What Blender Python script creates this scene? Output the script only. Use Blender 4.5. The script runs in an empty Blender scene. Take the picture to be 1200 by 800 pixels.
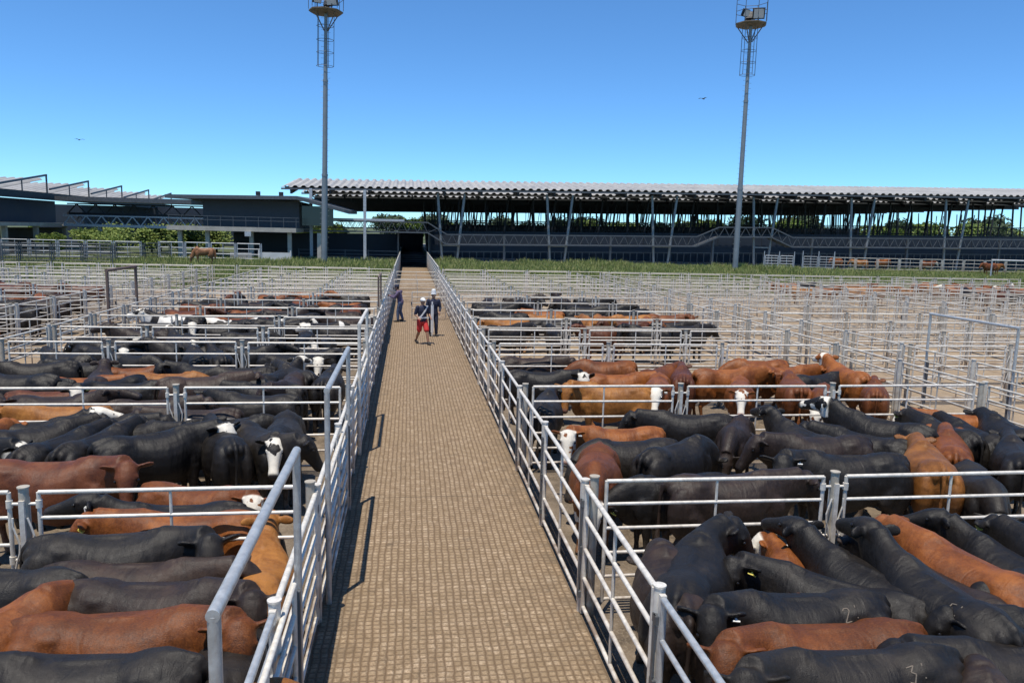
import bpy, bmesh, math, random
from mathutils import Vector, Matrix
from mathutils.bvhtree import BVHTree
R = math.radians
sc = bpy.context.scene
col = sc.collection
random.seed(7)

# ---------------------------------------------------------------- camera
CAM_H = 4.3
PITCH, YAW, ROLL = R(8.2), R(7.75), R(1.4)
FPX = 900.0
Fv = Vector((math.sin(YAW)*math.cos(PITCH), math.cos(YAW)*math.cos(PITCH), -math.sin(PITCH)))
Rh = Vector((math.cos(YAW), -math.sin(YAW), 0)); Uh = Rh.cross(Fv)
Rv = Rh*math.cos(ROLL) + Uh*math.sin(ROLL)
Uv = Uh*math.cos(ROLL) - Rh*math.sin(ROLL)
cd = bpy.data.cameras.new('camera'); cam = bpy.data.objects.new('camera', cd); col.objects.link(cam)
m3 = Matrix((Rv, Uv, -Fv)).transposed()
cam.matrix_world = Matrix.Translation((0, 0, CAM_H)) @ m3.to_4x4()
cd.sensor_width = 36; cd.lens = 36*FPX/1200; cd.clip_start = .1; cd.clip_end = 6000
sc.camera = cam

# ---------------------------------------------------------------- sky, sun, exposure
SUN_FROM = Vector((-.135, -.22, 1)).normalized()
w = bpy.data.worlds.new('World'); sc.world = w; w.use_nodes = True
wn = w.node_tree.nodes; wl = w.node_tree.links; wn.clear()
sky = wn.new('ShaderNodeTexSky'); sky.sky_type = 'NISHITA'; sky.sun_disc = False
sky.sun_elevation = math.asin(SUN_FROM.z); sky.sun_rotation = math.atan2(SUN_FROM.x, SUN_FROM.y)
sky.altitude = 3000; sky.air_density = 1.0; sky.dust_density = 0.0; sky.ozone_density = 6.0
bg = wn.new('ShaderNodeBackground'); bg.inputs['Strength'].default_value = .136
wo = wn.new('ShaderNodeOutputWorld')
tint = wn.new('ShaderNodeMix'); tint.data_type = 'RGBA'; tint.blend_type = 'MULTIPLY'; tint.inputs[0].default_value = 1
tint.inputs[7].default_value = (.73, 1.09, 1.27, 1)          # the camera's white balance renders a clear sky this blue
wl.new(sky.outputs[0], tint.inputs[6]); wl.new(tint.outputs[2], bg.inputs[0]); wl.new(bg.outputs[0], wo.inputs[0])
sd = bpy.data.lights.new('sun', 'SUN'); sd.energy = 5.0; sd.angle = R(.5); sd.color = (1, .94, .84)
sun = bpy.data.objects.new('sun', sd); col.objects.link(sun)
sun.rotation_euler = SUN_FROM.to_track_quat('Z', 'Y').to_euler(); sun.location = (0, 0, 60)
sc.view_settings.view_transform = 'Standard'; sc.view_settings.look = 'None'
sc.view_settings.exposure = 0.10; sc.view_settings.gamma = 1

# ---------------------------------------------------------------- helpers
def at_z(px, py, z):                       # a pixel of the photograph -> the point at height z
    d = Fv + Rv*((px-600)/FPX) - Uv*((py-400)/FPX)
    t = (z-CAM_H)/d.z
    return d.x*t, d.y*t
ORD = ['first','second','third','fourth','fifth','sixth','seventh','eighth','ninth','tenth','eleventh','twelfth',
       'thirteenth','fourteenth','fifteenth','sixteenth','seventeenth','eighteenth','nineteenth','twentieth']

class MB:
    def __init__(s): s.v=[]; s.f=[]; s.sm=[]
    def add(s, vs, fs, smooth=False):
        o=len(s.v); s.v += [tuple(v) for v in vs]; s.f += [tuple(i+o for i in f) for f in fs]
        s.sm += [smooth]*len(fs)
    def box(s, c, d, rz=0, M=None):
        cx,cy,cz=c; hx,hy,hz=d[0]/2,d[1]/2,d[2]/2
        vs=[Vector((sx*hx,sy*hy,sz*hz)) for sx in(-1,1) for sy in(-1,1) for sz in(-1,1)]
        if M is None: M=Matrix.Rotation(rz,3,'Z')
        vs=[M@v+Vector(c) for v in vs]
        s.add(vs,[(0,1,3,2),(4,6,7,5),(0,4,5,1),(2,3,7,6),(0,2,6,4),(1,5,7,3)])
    def tube(s, p, q, r, n=8, r2=None, cap=True):
        p=Vector(p);q=Vector(q); d=(q-p)
        if d.length<1e-6: return
        d.normalize(); a=d.orthogonal().normalized(); b=d.cross(a)
        r2=r if r2 is None else r2
        vs=[]
        for c,rr in((p,r),(q,r2)):
            for i in range(n):
                t=2*math.pi*i/n; vs.append(c+a*rr*math.cos(t)+b*rr*math.sin(t))
        s.add(vs,[(i,(i+1)%n,n+(i+1)%n,n+i) for i in range(n)],True)
        if cap: s.add(vs,[tuple(range(n-1,-1,-1)),tuple(range(n,2*n))])
    def bar(s, p, q, w, h):                # rectangular bar from p to q
        p=Vector(p);q=Vector(q);d=q-p;L=d.length;d.normalize()
        up=Vector((0,0,1)) if abs(d.z)<.95 else Vector((0,1,0))
        a=d.cross(up).normalized(); b=a.cross(d)
        M=Matrix((d,a,b)).transposed()
        s.box((p+q)/2,(L,w,h),M=M)
    def path(s, pts, r, n=8):
        for a,b in zip(pts,pts[1:]): s.tube(a,b,r,n)
    def loft(s, secs, n=14, pw=.9):
        """secs: (centre, side vector*halfwidth, up vector*halfheight up, down length factor)"""
        o=len(s.v)
        for c,a,b,dn in secs:
            for i in range(n):
                t=2*math.pi*i/n; ct,st=math.cos(t),math.sin(t)
                x=math.copysign(abs(ct)**pw,ct); y=math.copysign(abs(st)**pw,st)
                s.v.append(tuple(c+a*x+b*(y if y>=0 else y*dn)))
        m=len(secs)
        for k in range(m-1):
            for i in range(n):
                j=(i+1)%n
                s.f.append((o+k*n+i,o+k*n+j,o+(k+1)*n+j,o+(k+1)*n+i)); s.sm.append(True)
        s.f.append(tuple(o+i for i in range(n-1,-1,-1))); s.sm.append(False)
        s.f.append(tuple(o+(m-1)*n+i for i in range(n))); s.sm.append(False)
    def ell(s, c, r, M=None, nu=12, nv=8):
        vs=[];fs=[]; c=Vector(c)
        for j in range(1,nv):
            ph=math.pi*j/nv
            for i in range(nu):
                th=2*math.pi*i/nu
                v=Vector((r[0]*math.sin(ph)*math.cos(th),r[1]*math.sin(ph)*math.sin(th),r[2]*math.cos(ph)))
                vs.append(c+(M@v if M else v))
        t=Vector((0,0,r[2])); t=M@t if M else t
        vs+=[c+t,c-t]; T=len(vs)-2;B=T+1
        for j in range(nv-2):
            for i in range(nu):
                k=(i+1)%nu; fs.append((j*nu+i,(j+1)*nu+i,(j+1)*nu+k,j*nu+k))
        for i in range(nu):
            k=(i+1)%nu; fs.append((T,i,k)); fs.append((B,(nv-2)*nu+k,(nv-2)*nu+i))
        s.add(vs,fs,True)
    def chain(s, pts, n=10):               # tapered limb through (x,y,z,r)
        for a,b in zip(pts,pts[1:]):
            s.tube(a[:3],b[:3],a[3],n,b[3])
        for a in pts: s.ell(a[:3],(a[3],)*3,None,10,6)
    def mesh(s, name):
        me=bpy.data.meshes.new(name); me.from_pydata(s.v,[],s.f)
        me.polygons.foreach_set('use_smooth',s.sm); me.update(); return me
    def build(s, name, mat, parent=None, loc=None):
        return put(name,s.mesh(name),mat,parent,loc)

def put(name, me, mat, parent=None, loc=None):
    if mat is not None and len(me.materials)==0: me.materials.append(mat)
    o=bpy.data.objects.new(name,me); col.objects.link(o)
    if parent: o.parent=parent
    if loc is not None: o.location=loc
    return o
def tag(o, label=None, cat=None, group=None, kind=None):
    if label: o['label']=label
    if cat: o['category']=cat
    if group: o['group']=group
    if kind: o['kind']=kind
    return o
def empty(name, loc=(0,0,0), rz=0, label=None, cat=None, group=None):
    o=bpy.data.objects.new(name,None); o.empty_display_size=.2; col.objects.link(o)
    o.location=loc; o.rotation_euler=(0,0,rz); return tag(o,label,cat,group)

def remesh(mb, name, voxel, smooth=5):
    me=mb.mesh(name+'_raw')
    o=bpy.data.objects.new(name+'_raw',me); col.objects.link(o)
    m=o.modifiers.new('r','REMESH'); m.mode='VOXEL'; m.voxel_size=voxel; m.use_smooth_shade=True
    s=o.modifiers.new('s','SMOOTH'); s.factor=.5; s.iterations=smooth
    dg=bpy.context.evaluated_depsgraph_get(); dg.update()
    out=bpy.data.meshes.new_from_object(o.evaluated_get(dg)); out.name=name
    bpy.data.objects.remove(o); bpy.data.meshes.remove(me)
    out.materials.clear()
    out.polygons.foreach_set('use_smooth',[True]*len(out.polygons))
    return out

# ---------------------------------------------------------------- materials
class NT:
    def __init__(s,name):
        s.m=bpy.data.materials.new(name); s.m.use_nodes=True
        s.n=s.m.node_tree.nodes; s.l=s.m.node_tree.links; s.n.clear()
        s.out=s.n.new('ShaderNodeOutputMaterial'); s.p=s.n.new('ShaderNodeBsdfPrincipled')
        s.l.new(s.p.outputs[0],s.out.inputs[0])
        s.tc=s.n.new('ShaderNodeTexCoord')
    def set(s,**k):
        for a,b in k.items():
            s.inp(s.p,a.replace('_',' '),b)
    def inp(s,node,key,val):
        i=node.inputs[key]
        if hasattr(val,'is_output') or isinstance(val,bpy.types.NodeSocket): s.l.new(val,i)
        elif isinstance(val,(tuple,list)) and i.type=='RGBA': i.default_value=(*val[:3],1)
        else: i.default_value=val
    def coord(s,kind='Object',scale=(1,1,1)):
        mp=s.n.new('ShaderNodeMapping'); s.l.new(s.tc.outputs[kind],mp.inputs[0]); mp.inputs['Scale'].default_value=scale
        return mp.outputs[0]
    def noise(s,vec,scale,detail=4,rough=.55,dist=0,col=False):
        t=s.n.new('ShaderNodeTexNoise'); s.l.new(vec,t.inputs['Vector'])
        t.inputs['Scale'].default_value=scale; t.inputs['Detail'].default_value=detail
        t.inputs['Roughness'].default_value=rough; t.inputs['Distortion'].default_value=dist
        return t.outputs['Color' if col else 'Fac']
    def ramp(s,fac,stops,interp='LINEAR'):
        r=s.n.new('ShaderNodeValToRGB'); s.l.new(fac,r.inputs[0]); e=r.color_ramp; e.interpolation=interp
        while len(e.elements)<len(stops): e.elements.new(.5)
        for el,(p,c) in zip(e.elements,stops):
            el.position=p; el.color=(*c,1) if len(c)==3 else c
        return r.outputs[0]
    def rf(s,fac,a,b,lo=0,hi=1):
        r=s.n.new('ShaderNodeMapRange'); s.l.new(fac,r.inputs[0])
        for i,v in zip((1,2,3,4),(a,b,lo,hi)): r.inputs[i].default_value=v
        return r.outputs[0]
    def mix(s,fac,a,b,mode='MIX'):
        m=s.n.new('ShaderNodeMix'); m.data_type='RGBA'; m.blend_type=mode
        s.inp(m,0,fac)
        for i,v in ((6,a),(7,b)):
            if isinstance(v,bpy.types.NodeSocket): s.l.new(v,m.inputs[i])
            else: m.inputs[i].default_value=(*v,1)
        return m.outputs[2]
    def math(s,op,a,b=0,c=None):
        m=s.n.new('ShaderNodeMath'); m.operation=op
        s.inp(m,0,a); s.inp(m,1,b)
        if c is not None: s.inp(m,2,c)
        return m.outputs[0]
    def bump(s,h,strength,dist=.02):
        b=s.n.new('ShaderNodeBump'); s.l.new(h,b.inputs['Height'])
        b.inputs['Strength'].default_value=strength; b.inputs['Distance'].default_value=dist
        s.l.new(b.outputs[0],s.p.inputs['Normal'])
    def attr(s,name):
        a=s.n.new('ShaderNodeAttribute'); a.attribute_name=name; return a.outputs['Fac']
    def rand(s):
        return s.n.new('ShaderNodeObjectInfo').outputs['Random']
    def sep(s,vec):
        x=s.n.new('ShaderNodeSeparateXYZ'); s.l.new(vec,x.inputs[0]); return x.outputs

def flat(name,c,rough=.6,metal=0,var=.25,scale=6,bump=.1,spec=.5):
    t=NT(name); v=t.coord('Object'); n=t.noise(v,scale,6,.6)
    a=tuple(x*(1-var) for x in c); b=tuple(min(1,x*(1+var*.8)) for x in c)
    t.set(Base_Color=t.ramp(n,[(.3,a),(.7,b)]),Roughness=t.rf(n,.3,.7,rough*.85,min(1,rough*1.15)),Metallic=metal)
    t.p.inputs['Specular IOR Level'].default_value=spec
    if bump: t.bump(t.noise(v,scale*8,3),bump,.01)
    return t.m

def galv(name,c=(.75,.70,.61),rust=.45,metal=.18,rough=.45):
    t=NT(name); v=t.coord('Object')
    n=t.noise(v,2.2,6,.65); n2=t.noise(v,14,5,.7)
    base=t.ramp(n2,[(.25,tuple(x*.72 for x in c)),(.75,tuple(min(1,x*1.22) for x in c))])
    z=t.sep(v)[2]
    low=t.rf(z,.1,1.25,.75,.0)                   # dung splashed on the lower rails
    n3=t.noise(v,5.5,7,.75)
    dirt=t.math('MULTIPLY',t.rf(n,.36,.60),t.math('ADD',low,rust*.4))
    dirt=t.math('MAXIMUM',dirt,t.rf(n3,.60,.68,0,rust*.9))
    base=t.mix(dirt,base,t.mix(n2,(.26,.17,.11),(.17,.12,.08)))
    t.set(Base_Color=base,Metallic=t.rf(dirt,0,.5,metal,.1),Roughness=t.rf(n2,.3,.7,rough*.8,rough*1.3))
    t.bump(n2,.12,.004)
    return t.m

MAT={}
MAT['galv']=galv('galvanised_rail')
MAT['galv_far']=galv('weathered_rail',(.64,.60,.52),.5,.08,.5)
MAT['galv_blue']=galv('new_galvanised_pipe',(.50,.51,.50),.2,.45,.38)
MAT['oldpost']=galv('dirty_old_post',(.46,.42,.34),.8,.1,.6)
MAT['rustpost']=galv('rusty_frame',(.13,.09,.08),1.0,.2,.7)
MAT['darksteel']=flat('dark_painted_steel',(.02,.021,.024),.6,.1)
MAT['midsteel']=flat('grey_painted_steel',(.11,.115,.12),.5,.3)
MAT['lightsteel']=flat('pale_painted_steel',(.45,.46,.47),.5,.2)
MAT['roofsheet']=flat('zinc_roof_sheet',(.36,.35,.33),.6,.05,.2,.4)
MAT['navywall']=flat('navy_cladding',(.022,.03,.045),.6,0,.3,.5)
MAT['greywall']=flat('charcoal_cladding',(.045,.05,.06),.6,0,.15,.5)
MAT['concrete']=flat('pale_concrete',(.42,.38,.32),.85,0,.2,1.2)
MAT['whitepanel']=flat('white_panel',(.62,.61,.58),.6,0,.12,1)
MAT['passage_shade']=flat('painted_passage_shade',(.012,.012,.015),.9,0,.2,1)  # near-black colour stands in for the shade inside the shed passage
# ---------------------------------------------------------------- ground
def sheet(name,x0,x1,y0,y1,z,mat,kind='structure'):
    mb=MB(); mb.add([(x0,y0,z),(x1,y0,z),(x1,y1,z),(x0,y1,z)],[(0,1,2,3)])
    return tag(mb.build(name,mat),kind=kind)

t=NT('trampled_dirt'); v=t.coord('Object')
n1=t.noise(v,.35,6,.6); n2=t.noise(v,3.5,8,.7); n3=t.noise(v,28,4,.6)
c=t.ramp(n2,[(.28,(.11,.078,.048)),(.48,(.245,.178,.112)),(.72,(.355,.27,.178))])
c=t.mix(t.rf(n1,.42,.62,0,.75),c,(.33,.245,.155)); c=t.mix(t.rf(n3,.55,.7,0,.5),c,(.11,.075,.042))
t.set(Base_Color=c,Roughness=.95); t.bump(t.math('ADD',n2,t.math('MULTIPLY',n3,.4)),.5,.06)
MAT['dirt']=t.m
t=NT('pen_mud'); v=t.coord('Object')
n2=t.noise(v,2.6,8,.72); n3=t.noise(v,30,4,.6); n1=t.noise(v,.5,3)
c=t.ramp(n2,[(.3,(.045,.032,.02)),(.5,(.13,.095,.06)),(.72,(.26,.2,.14))])
c=t.mix(t.rf(n3,.5,.72,0,.5),c,(.33,.27,.19)); c=t.mix(t.rf(n1,.45,.6,0,.4),c,(.22,.17,.12))
t.set(Base_Color=c,Roughness=.9); t.bump(t.math('ADD',n2,n3),.6,.05)
MAT['mud']=t.m
t=NT('field_grass_soil'); v=t.coord('Object')
n2=t.noise(v,.6,6,.6); n3=t.noise(v,9,5,.7)
c=t.ramp(n3,[(.3,(.035,.055,.018)),(.7,(.10,.12,.045))]); c=t.mix(t.rf(n2,.5,.7,0,.6),c,(.17,.14,.08))
t.set(Base_Color=c,Roughness=.95); t.bump(n3,.5,.1)
MAT['grassground']=t.m

# walkway: concrete pressed into small squares, dung in the grooves
t=NT('grooved_walkway_concrete'); v=t.coord('Object')
wob=t.noise(v,2.3,3,.5,0,True)
def madd(a,b,c_):
    m=t.n.new('ShaderNodeVectorMath'); m.operation='MULTIPLY_ADD'
    t.l.new(a,m.inputs[0]); m.inputs[1].default_value=b
    if isinstance(c_,bpy.types.NodeSocket): t.l.new(c_,m.inputs[2])
    else: m.inputs[2].default_value=c_
    return m.outputs[0]
v2=madd(wob,(.05,.05,0),v); v2=madd(t.noise(v,22,3,.6,0,True),(.028,.028,0),v2)
xyz=t.sep(v2)
PX,PY=.083,.088
def groove(s_,p):
    a=t.math('PINGPONG',s_,p/2)                      # 0..p/2
    return t.rf(a,.0,.022,0,1)                      # 0 in the groove, 1 on the square
g=t.math('MINIMUM',groove(xyz[0],PX),t.math('ADD',groove(xyz[1],PY),.12))
cell=t.n.new('ShaderNodeTexWhiteNoise'); cell.noise_dimensions='3D'
sn=t.n.new('ShaderNodeVectorMath'); sn.operation='SNAP'; t.l.new(v2,sn.inputs[0]); sn.inputs[1].default_value=(PX,PY,1); t.l.new(sn.outputs[0],cell.inputs[0])
big=t.noise(v,.8,5,.6); mid=t.noise(v,6,6,.7); fine=t.noise(v,45,4,.7)
top=t.ramp(mid,[(.3,(.20,.135,.075)),(.5,(.385,.275,.17)),(.7,(.60,.465,.32))])
top=t.mix(t.rf(cell.outputs[0],0,1,0,.62),top,(.23,.155,.085))
top=t.mix(t.rf(fine,.42,.62,0,.7),top,(.17,.12,.065))
top=t.mix(t.rf(big,.45,.68,0,.45),top,(.25,.175,.095))
cc=t.mix(g,(.125,.078,.04),top)
dung=t.rf(t.noise(v,3.1,7,.75),.58,.70,0,.7)
cc=t.mix(dung,cc,(.085,.06,.035))
sp=t.rf(t.noise(v,11,6,.8),.66,.72,0,.85); cc=t.mix(t.math('MULTIPLY',sp,t.rf(t.noise(v,.9,3),.45,.6)),cc,(.045,.032,.02))
jt=t.math('PINGPONG',t.sep(v)[1],3.0); cc=t.mix(t.rf(jt,.0,.022,.8,0),cc,(.07,.05,.03))
edge=t.math('ABSOLUTE',t.math('SUBTRACT',t.sep(v)[0],.515)); cc=t.mix(t.math('MULTIPLY',t.rf(edge,.95,1.45,0,.75),t.rf(t.noise(v,3.3,6,.7),.4,.6)),cc,(.12,.085,.05))
t.set(Base_Color=cc,Roughness=.9)
t.bump(t.math('ADD',t.math('MULTIPLY',g,.8),t.math('MULTIPLY',fine,.5)),.6,.02)
MAT['walk']=t.m

AL,AR=-.92,1.95                                        # the two fences of the walkway
sheet('ground',-1500,1500,-60,3000,-.012,MAT['grassground'])
sheet('pen_ground',-70,100,-10,52.95,-.006,MAT['dirt'])
sheet('pen_ground',AR+.05,10.9,-5,19,0,MAT['mud']); sheet('pen_ground',-9,AL-.05,-5,38,0,MAT['mud'])
sheet('pen_ground',-34,-12.5,10,50,0,MAT['mud']); sheet('pen_ground',AR+.05,10.9,19.01,42,0,MAT['dirt'])
def lift(y): return .8*min(1,max(0,(y-53)/20))
mb=MB(); ww=[(-5),53]+[53+2*k for k in range(1,11)]+[90]
vs=[]
for y in ww:
    for x in (AL-.1,AR+.1): vs += [(x,y,.012),(x,y,-.03)]
fs=[]
for i in range(len(ww)-1):
    o=i*4; fs += [(o,o+2,o+6,o+4),(o+1,o+5,o+7,o+3),(o,o+4,o+5,o+1),(o+2,o+3,o+7,o+6)]
mb.add(vs,fs); tag(mb.build('walkway',MAT['walk']),kind='structure')
for x0,x1 in ((-200,AL-.3),(AR+.3,260)):                  # grass bank between the pens and the sheds
    mb=MB(); ww=[52.9]+[53+2*k for k in range(11)]+[84,420]; vs=[]
    for y in ww: vs += [(x0,y,-.004+lift(y)*(1 if y<300 else .9)),(x1,y,-.004+lift(y)*(1 if y<300 else .9))]
    mb.add(vs,[(2*i,2*i+1,2*i+3,2*i+2) for i in range(len(ww)-1)]); tag(mb.build('grass_bank',MAT['grassground']),kind='structure')
sheet('shed_floor',-14,-1.4,83.5,180,.81,MAT['concrete']); sheet('shed_floor',2.5,110,83.5,180,.81,MAT['concrete']); sheet('passage_floor',-1.4,2.5,90.01,180,.02,MAT['passage_shade'])

# ---------------------------------------------------------------- fences
H_FENCE=1.58
RAILS=(1.58,1.31,1.03,.75,.47,.2)
def panel(p,q,rails,r,n,mid=True,ext=0,stile=True,jit=0):
    """one gate-like panel: top rail bent down into two stiles, inner rails, one middle upright"""
    mb=MB(); p=Vector((*p,0)); q=Vector((*q,0)); d=(q-p).normalized()
    z=Vector((0,0,1)); top=rails[0]; bot=rails[-1]
    for k,h in enumerate(rails):
        sag=random.uniform(-jit,jit)
        mb.tube(p+z*(h+sag),q+z*(h+random.uniform(-jit,jit)),r*1.18 if k==0 else r,n)
    if stile:
        for a in (p,q): mb.tube(a+z*top,a+z*(bot-.04),r*1.12,n)
    if mid:
        m_=(p+q)/2; mb.tube(m_+z*top,m_+z*bot,r*.8,n)
    return mb
def post(p,h,r,n,flat_cap=True,plate=None):
    mb=MB(); x,y=p
    mb.tube((x,y,0),(x,y,h),r,n)
    if flat_cap: mb.tube((x,y,h),(x,y,h+.012),r*1.22,n)
    return mb
def hinge_set(p,dr,off,z_list):
    """pins and knuckles joined by a flat back strap"""
    mb=MB(); x,y=p
    mb.box((x,y,(z_list[0]+z_list[-1])/2),(.05,.14,z_list[0]-z_list[-1]+.1))
    for z in z_list:
        for s in (-1,1):
            a=Vector((x,y,z)); b=a+Vector((dr[0],dr[1],0))*off*s
            mb.tube(a,b,.018,6); mb.tube(b+Vector((0,0,-.04)),b+Vector((0,0,.04)),.033,8)
    return mb
def chain(p,dr,off,z0,s):
    mb=MB(); pts=[(p[0]+dr[0]*s*(off*.5+.03*math.sin(k/8*9+s)),p[1]+dr[1]*s*off*.5-.05,z0-k/8*.75) for k in range(9)]
    mb.path(pts,.011,5); return mb
def fence(name,pts,label,group,mat,rails=RAILS,near=True,h=H_FENCE,post_r=.05,gap=.13,mid=True,jit=.008,hinges=False,cat='fence',rr=.02,postmat=None):
    """fence run through post points; every post and every panel a part"""
    root=empty(name,(pts[0][0],pts[0][1],0),0,label,cat,group)
    ox,oy=pts[0]; loc=[(x-ox,y-oy) for x,y in pts]
    n=8 if near else 5; r=rr
    for i,p in enumerate(loc):
        po=post(p,h+.05,post_r,12 if near else 6).build('post',postmat or mat,root)
        if hinges and 0<i<len(loc)-1:
            d=Vector(loc[i])-Vector(loc[i-1]); d.normalize()
            hinge_set(p,d,gap,(h-.12,h*.55,.3)).build('hinge_set',mat,po)
            for s_ in (-1,1): chain(p,d,gap,h-.25,s_).build('latch_chain',mat,po)
    for p,q in zip(loc,loc[1:]):
        a=Vector(p);b=Vector(q);d=(b-a).normalized()
        panel(a+d*gap,b-d*gap,rails,r,n,mid,jit=jit).build('rail_panel',mat,root)
    return root

ROWS=[8.0,13.15,18.3,20.9,23.5,26.1,28.9,31.7,34.3,36.9,39.5,42.2,44.9,47.8,51.5]
RB=[('next to the walkway',[AR+.1,4.9,7.85,10.9]),('across the first side lane',[13.0,15.9,18.8,21.7]),
    ('across the second side lane',[23.9,27.0,30.0,33.0]),('across the third side lane',[35.0,38.0,41.0,44.0])]
LB=[('next to the walkway',[AL-.1,-3.83,-6.75,-9.0]),('across the first side lane',[-12.5,-15.5,-18.5,-21.5]),
    ('across the second side lane',[-24.0,-27.0,-30.0,-33.0])]
def visx(x,y):                                         # crude frustum test
    d=Vector((x,y,0))-Vector((0,0,CAM_H)); zc=d.dot(Fv)
    return zc>0 and abs(d.dot(Rv)/zc*FPX)<640
for ri,y in enumerate(ROWS):
    for side,blocks in (('right',RB),('left',LB)):
        for bi,(bn,xs) in enumerate(blocks):
            if bi>0 and y<14: continue
            if not any(visx(x,y) for x in xs): continue
            near=y<22
            bs={'next to the walkway':'beside the walkway','across the first side lane':'past the first lane','across the second side lane':'past the second lane','across the third side lane':'past the third lane'}[bn]
            lab=f'galvanised cross fence, {side} pens {bs}, {ORD[ri]} row from the camera'
            yy=y+(0 if bi==0 else .0)
            fence('pen_fence',[(x,yy) for x in xs],lab,'cross fences between the pens',
                  MAT['galv'] if near else MAT['galv_far'],near=near,hinges=y<24,postmat=MAT['oldpost'] if y<30 else None,
                  post_r=.048,gap=.14,rails=RAILS if y<36 else (1.58,1.25,.92,.58,.25),rr=.02)
# long fences beside the side lanes
def longf(x,y0,y1,step,label,**k):
    pts=[]; y=y0
    while y<=y1+.01: pts.append((x,y)); y+=step
    return fence('lane_fence',pts,label,'long fences along the side lanes',MAT['galv_far'],near=False,gap=.12,**k)
longf(11.05,8.0,52,2.62,'long galvanised fence on the near side of the first lane right of the walkway')
longf(12.85,13.2,52,2.62,'long galvanised fence on the far side of the first lane right of the walkway')
longf(21.85,20.9,52,2.62,'long galvanised fence on the near side of the second lane right of the walkway')
longf(23.75,20.9,52,2.62,'long galvanised fence on the far side of the second lane right of the walkway')
longf(34.0,31.7,52,2.7,'long galvanised fence along the third lane right of the walkway')
longf(-9.15,15.7,52,2.62,'long galvanised fence on the near side of the first lane left of the walkway')
longf(-12.35,18.3,52,2.62,'long galvanised fence on the far side of the first lane left of the walkway')
longf(-21.7,36.9,52,2.62,'long galvanised fence along the second lane left of the walkway')
fence('end_fence',[(-34+2.85*k,52.55) for k in range(12)],'last galvanised fence of the left pens, in front of the grass','last fences of the pens',MAT['galv_far'],near=False)
fence('end_fence',[(2.3+2.9*k,52.55) for k in range(16)],'last galvanised fence of the right pens, in front of the weeds','last fences of the pens',MAT['galv_far'],near=False)
# gates standing across the lanes
def gate(x0,x1,y,label,group='gates across the side lanes',h=1.45,mat=None,name='lane_gate',y1=None,n=6):
    mat=mat or MAT['galv_far']; root=empty(name,(x0,y,0),0,label,'gate',group)
    y1=y if y1 is None else y1
    L=Vector((x1-x0,y1-y))
    panel((0,0),(L.x,L.y),[h*k for k in (1,.81,.62,.43,.25,.1)],.02,n,False).build('gate_frame',mat,root)
    m_=MB(); m_.tube((L.x/2,L.y/2,h),(L.x/2,L.y/2,.15),.018,n); m_.build('upright',mat,root)
    m_=MB(); e=L.normalized()*.09; m_.box((-e.x*.3,-e.y*.3,h*.6),(.06,.05,.14)); m_.build('latch',MAT['midsteel'],root)
    return root
for i,(x0,x1,y,a) in enumerate([(11.15,12.75,18.3,0),(11.15,12.75,23.5,0),(11.2,12.3,28.9,1.2),(11.15,12.75,36.9,0),(21.95,23.65,26.1,0),(21.95,23.0,31.7,1.3),(21.95,23.65,39.5,0)]):
    gate(x0,x1,y,f'rail gate across the {"first" if x0<15 else "second"} lane on the right, {ORD[[0,1,2,3,0,1,2][i]]} along it',y1=y+a)
for i,(x0,x1,y,a) in enumerate([(-12.25,-9.3,23.5,0),(-12.25,-10.2,28.9,1.6),(-12.25,-9.3,34.3,0)]):
    gate(x0,x1,y,f'rail gate across the first lane on the left, {ORD[i]} along it',y1=y+a)

# the two walkway fences
RW=(1.50,1.16,.80,.45,.12)
ys=[.3,2.9,5.5,8.1,10.7,13.3,15.9,18.5,21.1,23.7,26.3,28.9,31.5,34.1,36.7,39.3,41.9,44.5,47.1,49.7,52.3]
def walkfence(x,label,RW=RW,rr=.023):
    root=empty('walkway_fence',(x,ys[0],0),0,label,'fence','fences along the walkway')
    for y in ys:
        yy=y-ys[0]; mb=MB()
        mb.tube((0,yy,-.01),(0,yy,1.56),.046,16); mb.tube((0,yy,1.56),(0,yy,1.575),.053,16)
        if y<20: mb.box((0,yy-.085,.78),(.05,.045,1.5)); mb.box((0,yy+.08,.78),(.035,.03,1.5))
        po=mb.build('post',MAT['galv'],root)
        if y<16:
            h=MB()
            h.box((-.05,yy-.055,.785),(.012,.04,1.14))
            for z in (1.32,.78,.25): h.box((-.012,yy-.055,z),(.085,.085,.07))
            h.build('clamp',MAT['midsteel'],po)
    for a,b in zip(ys,ys[1:]):
        a-=ys[0];b-=ys[0]
        near=a<24
        panel((0,a+.12),(0,b-.11),RW,rr,10 if near else 5,True,jit=.006).build('rail_panel',MAT['galv_blue'] if a<3 else MAT['galv'],root)
    return root
walkfence(AR+.02,'galvanised five rail fence along the right edge of the grooved walkway')
walkfence(AL-.05,'galvanised close railed fence along the left edge of the grooved walkway',(1.5,1.27,1.04,.81,.58,.35,.12),.023)
# fences of the walkway between the last pens and the shed
for x,s in ((AL-.05,'left'),(AR+.05,'right')):
    fence('walkway_fence',[(x,52.6+3.05*k) for k in range(13)],f'whitish close railed fence on the {s} of the walkway where it crosses the grass','fences along the walkway',MAT['galv_far'],near=False,h=1.7,rails=(1.7,1.45,1.2,.95,.7,.45,.2),rr=.04,gap=.06)

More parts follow.
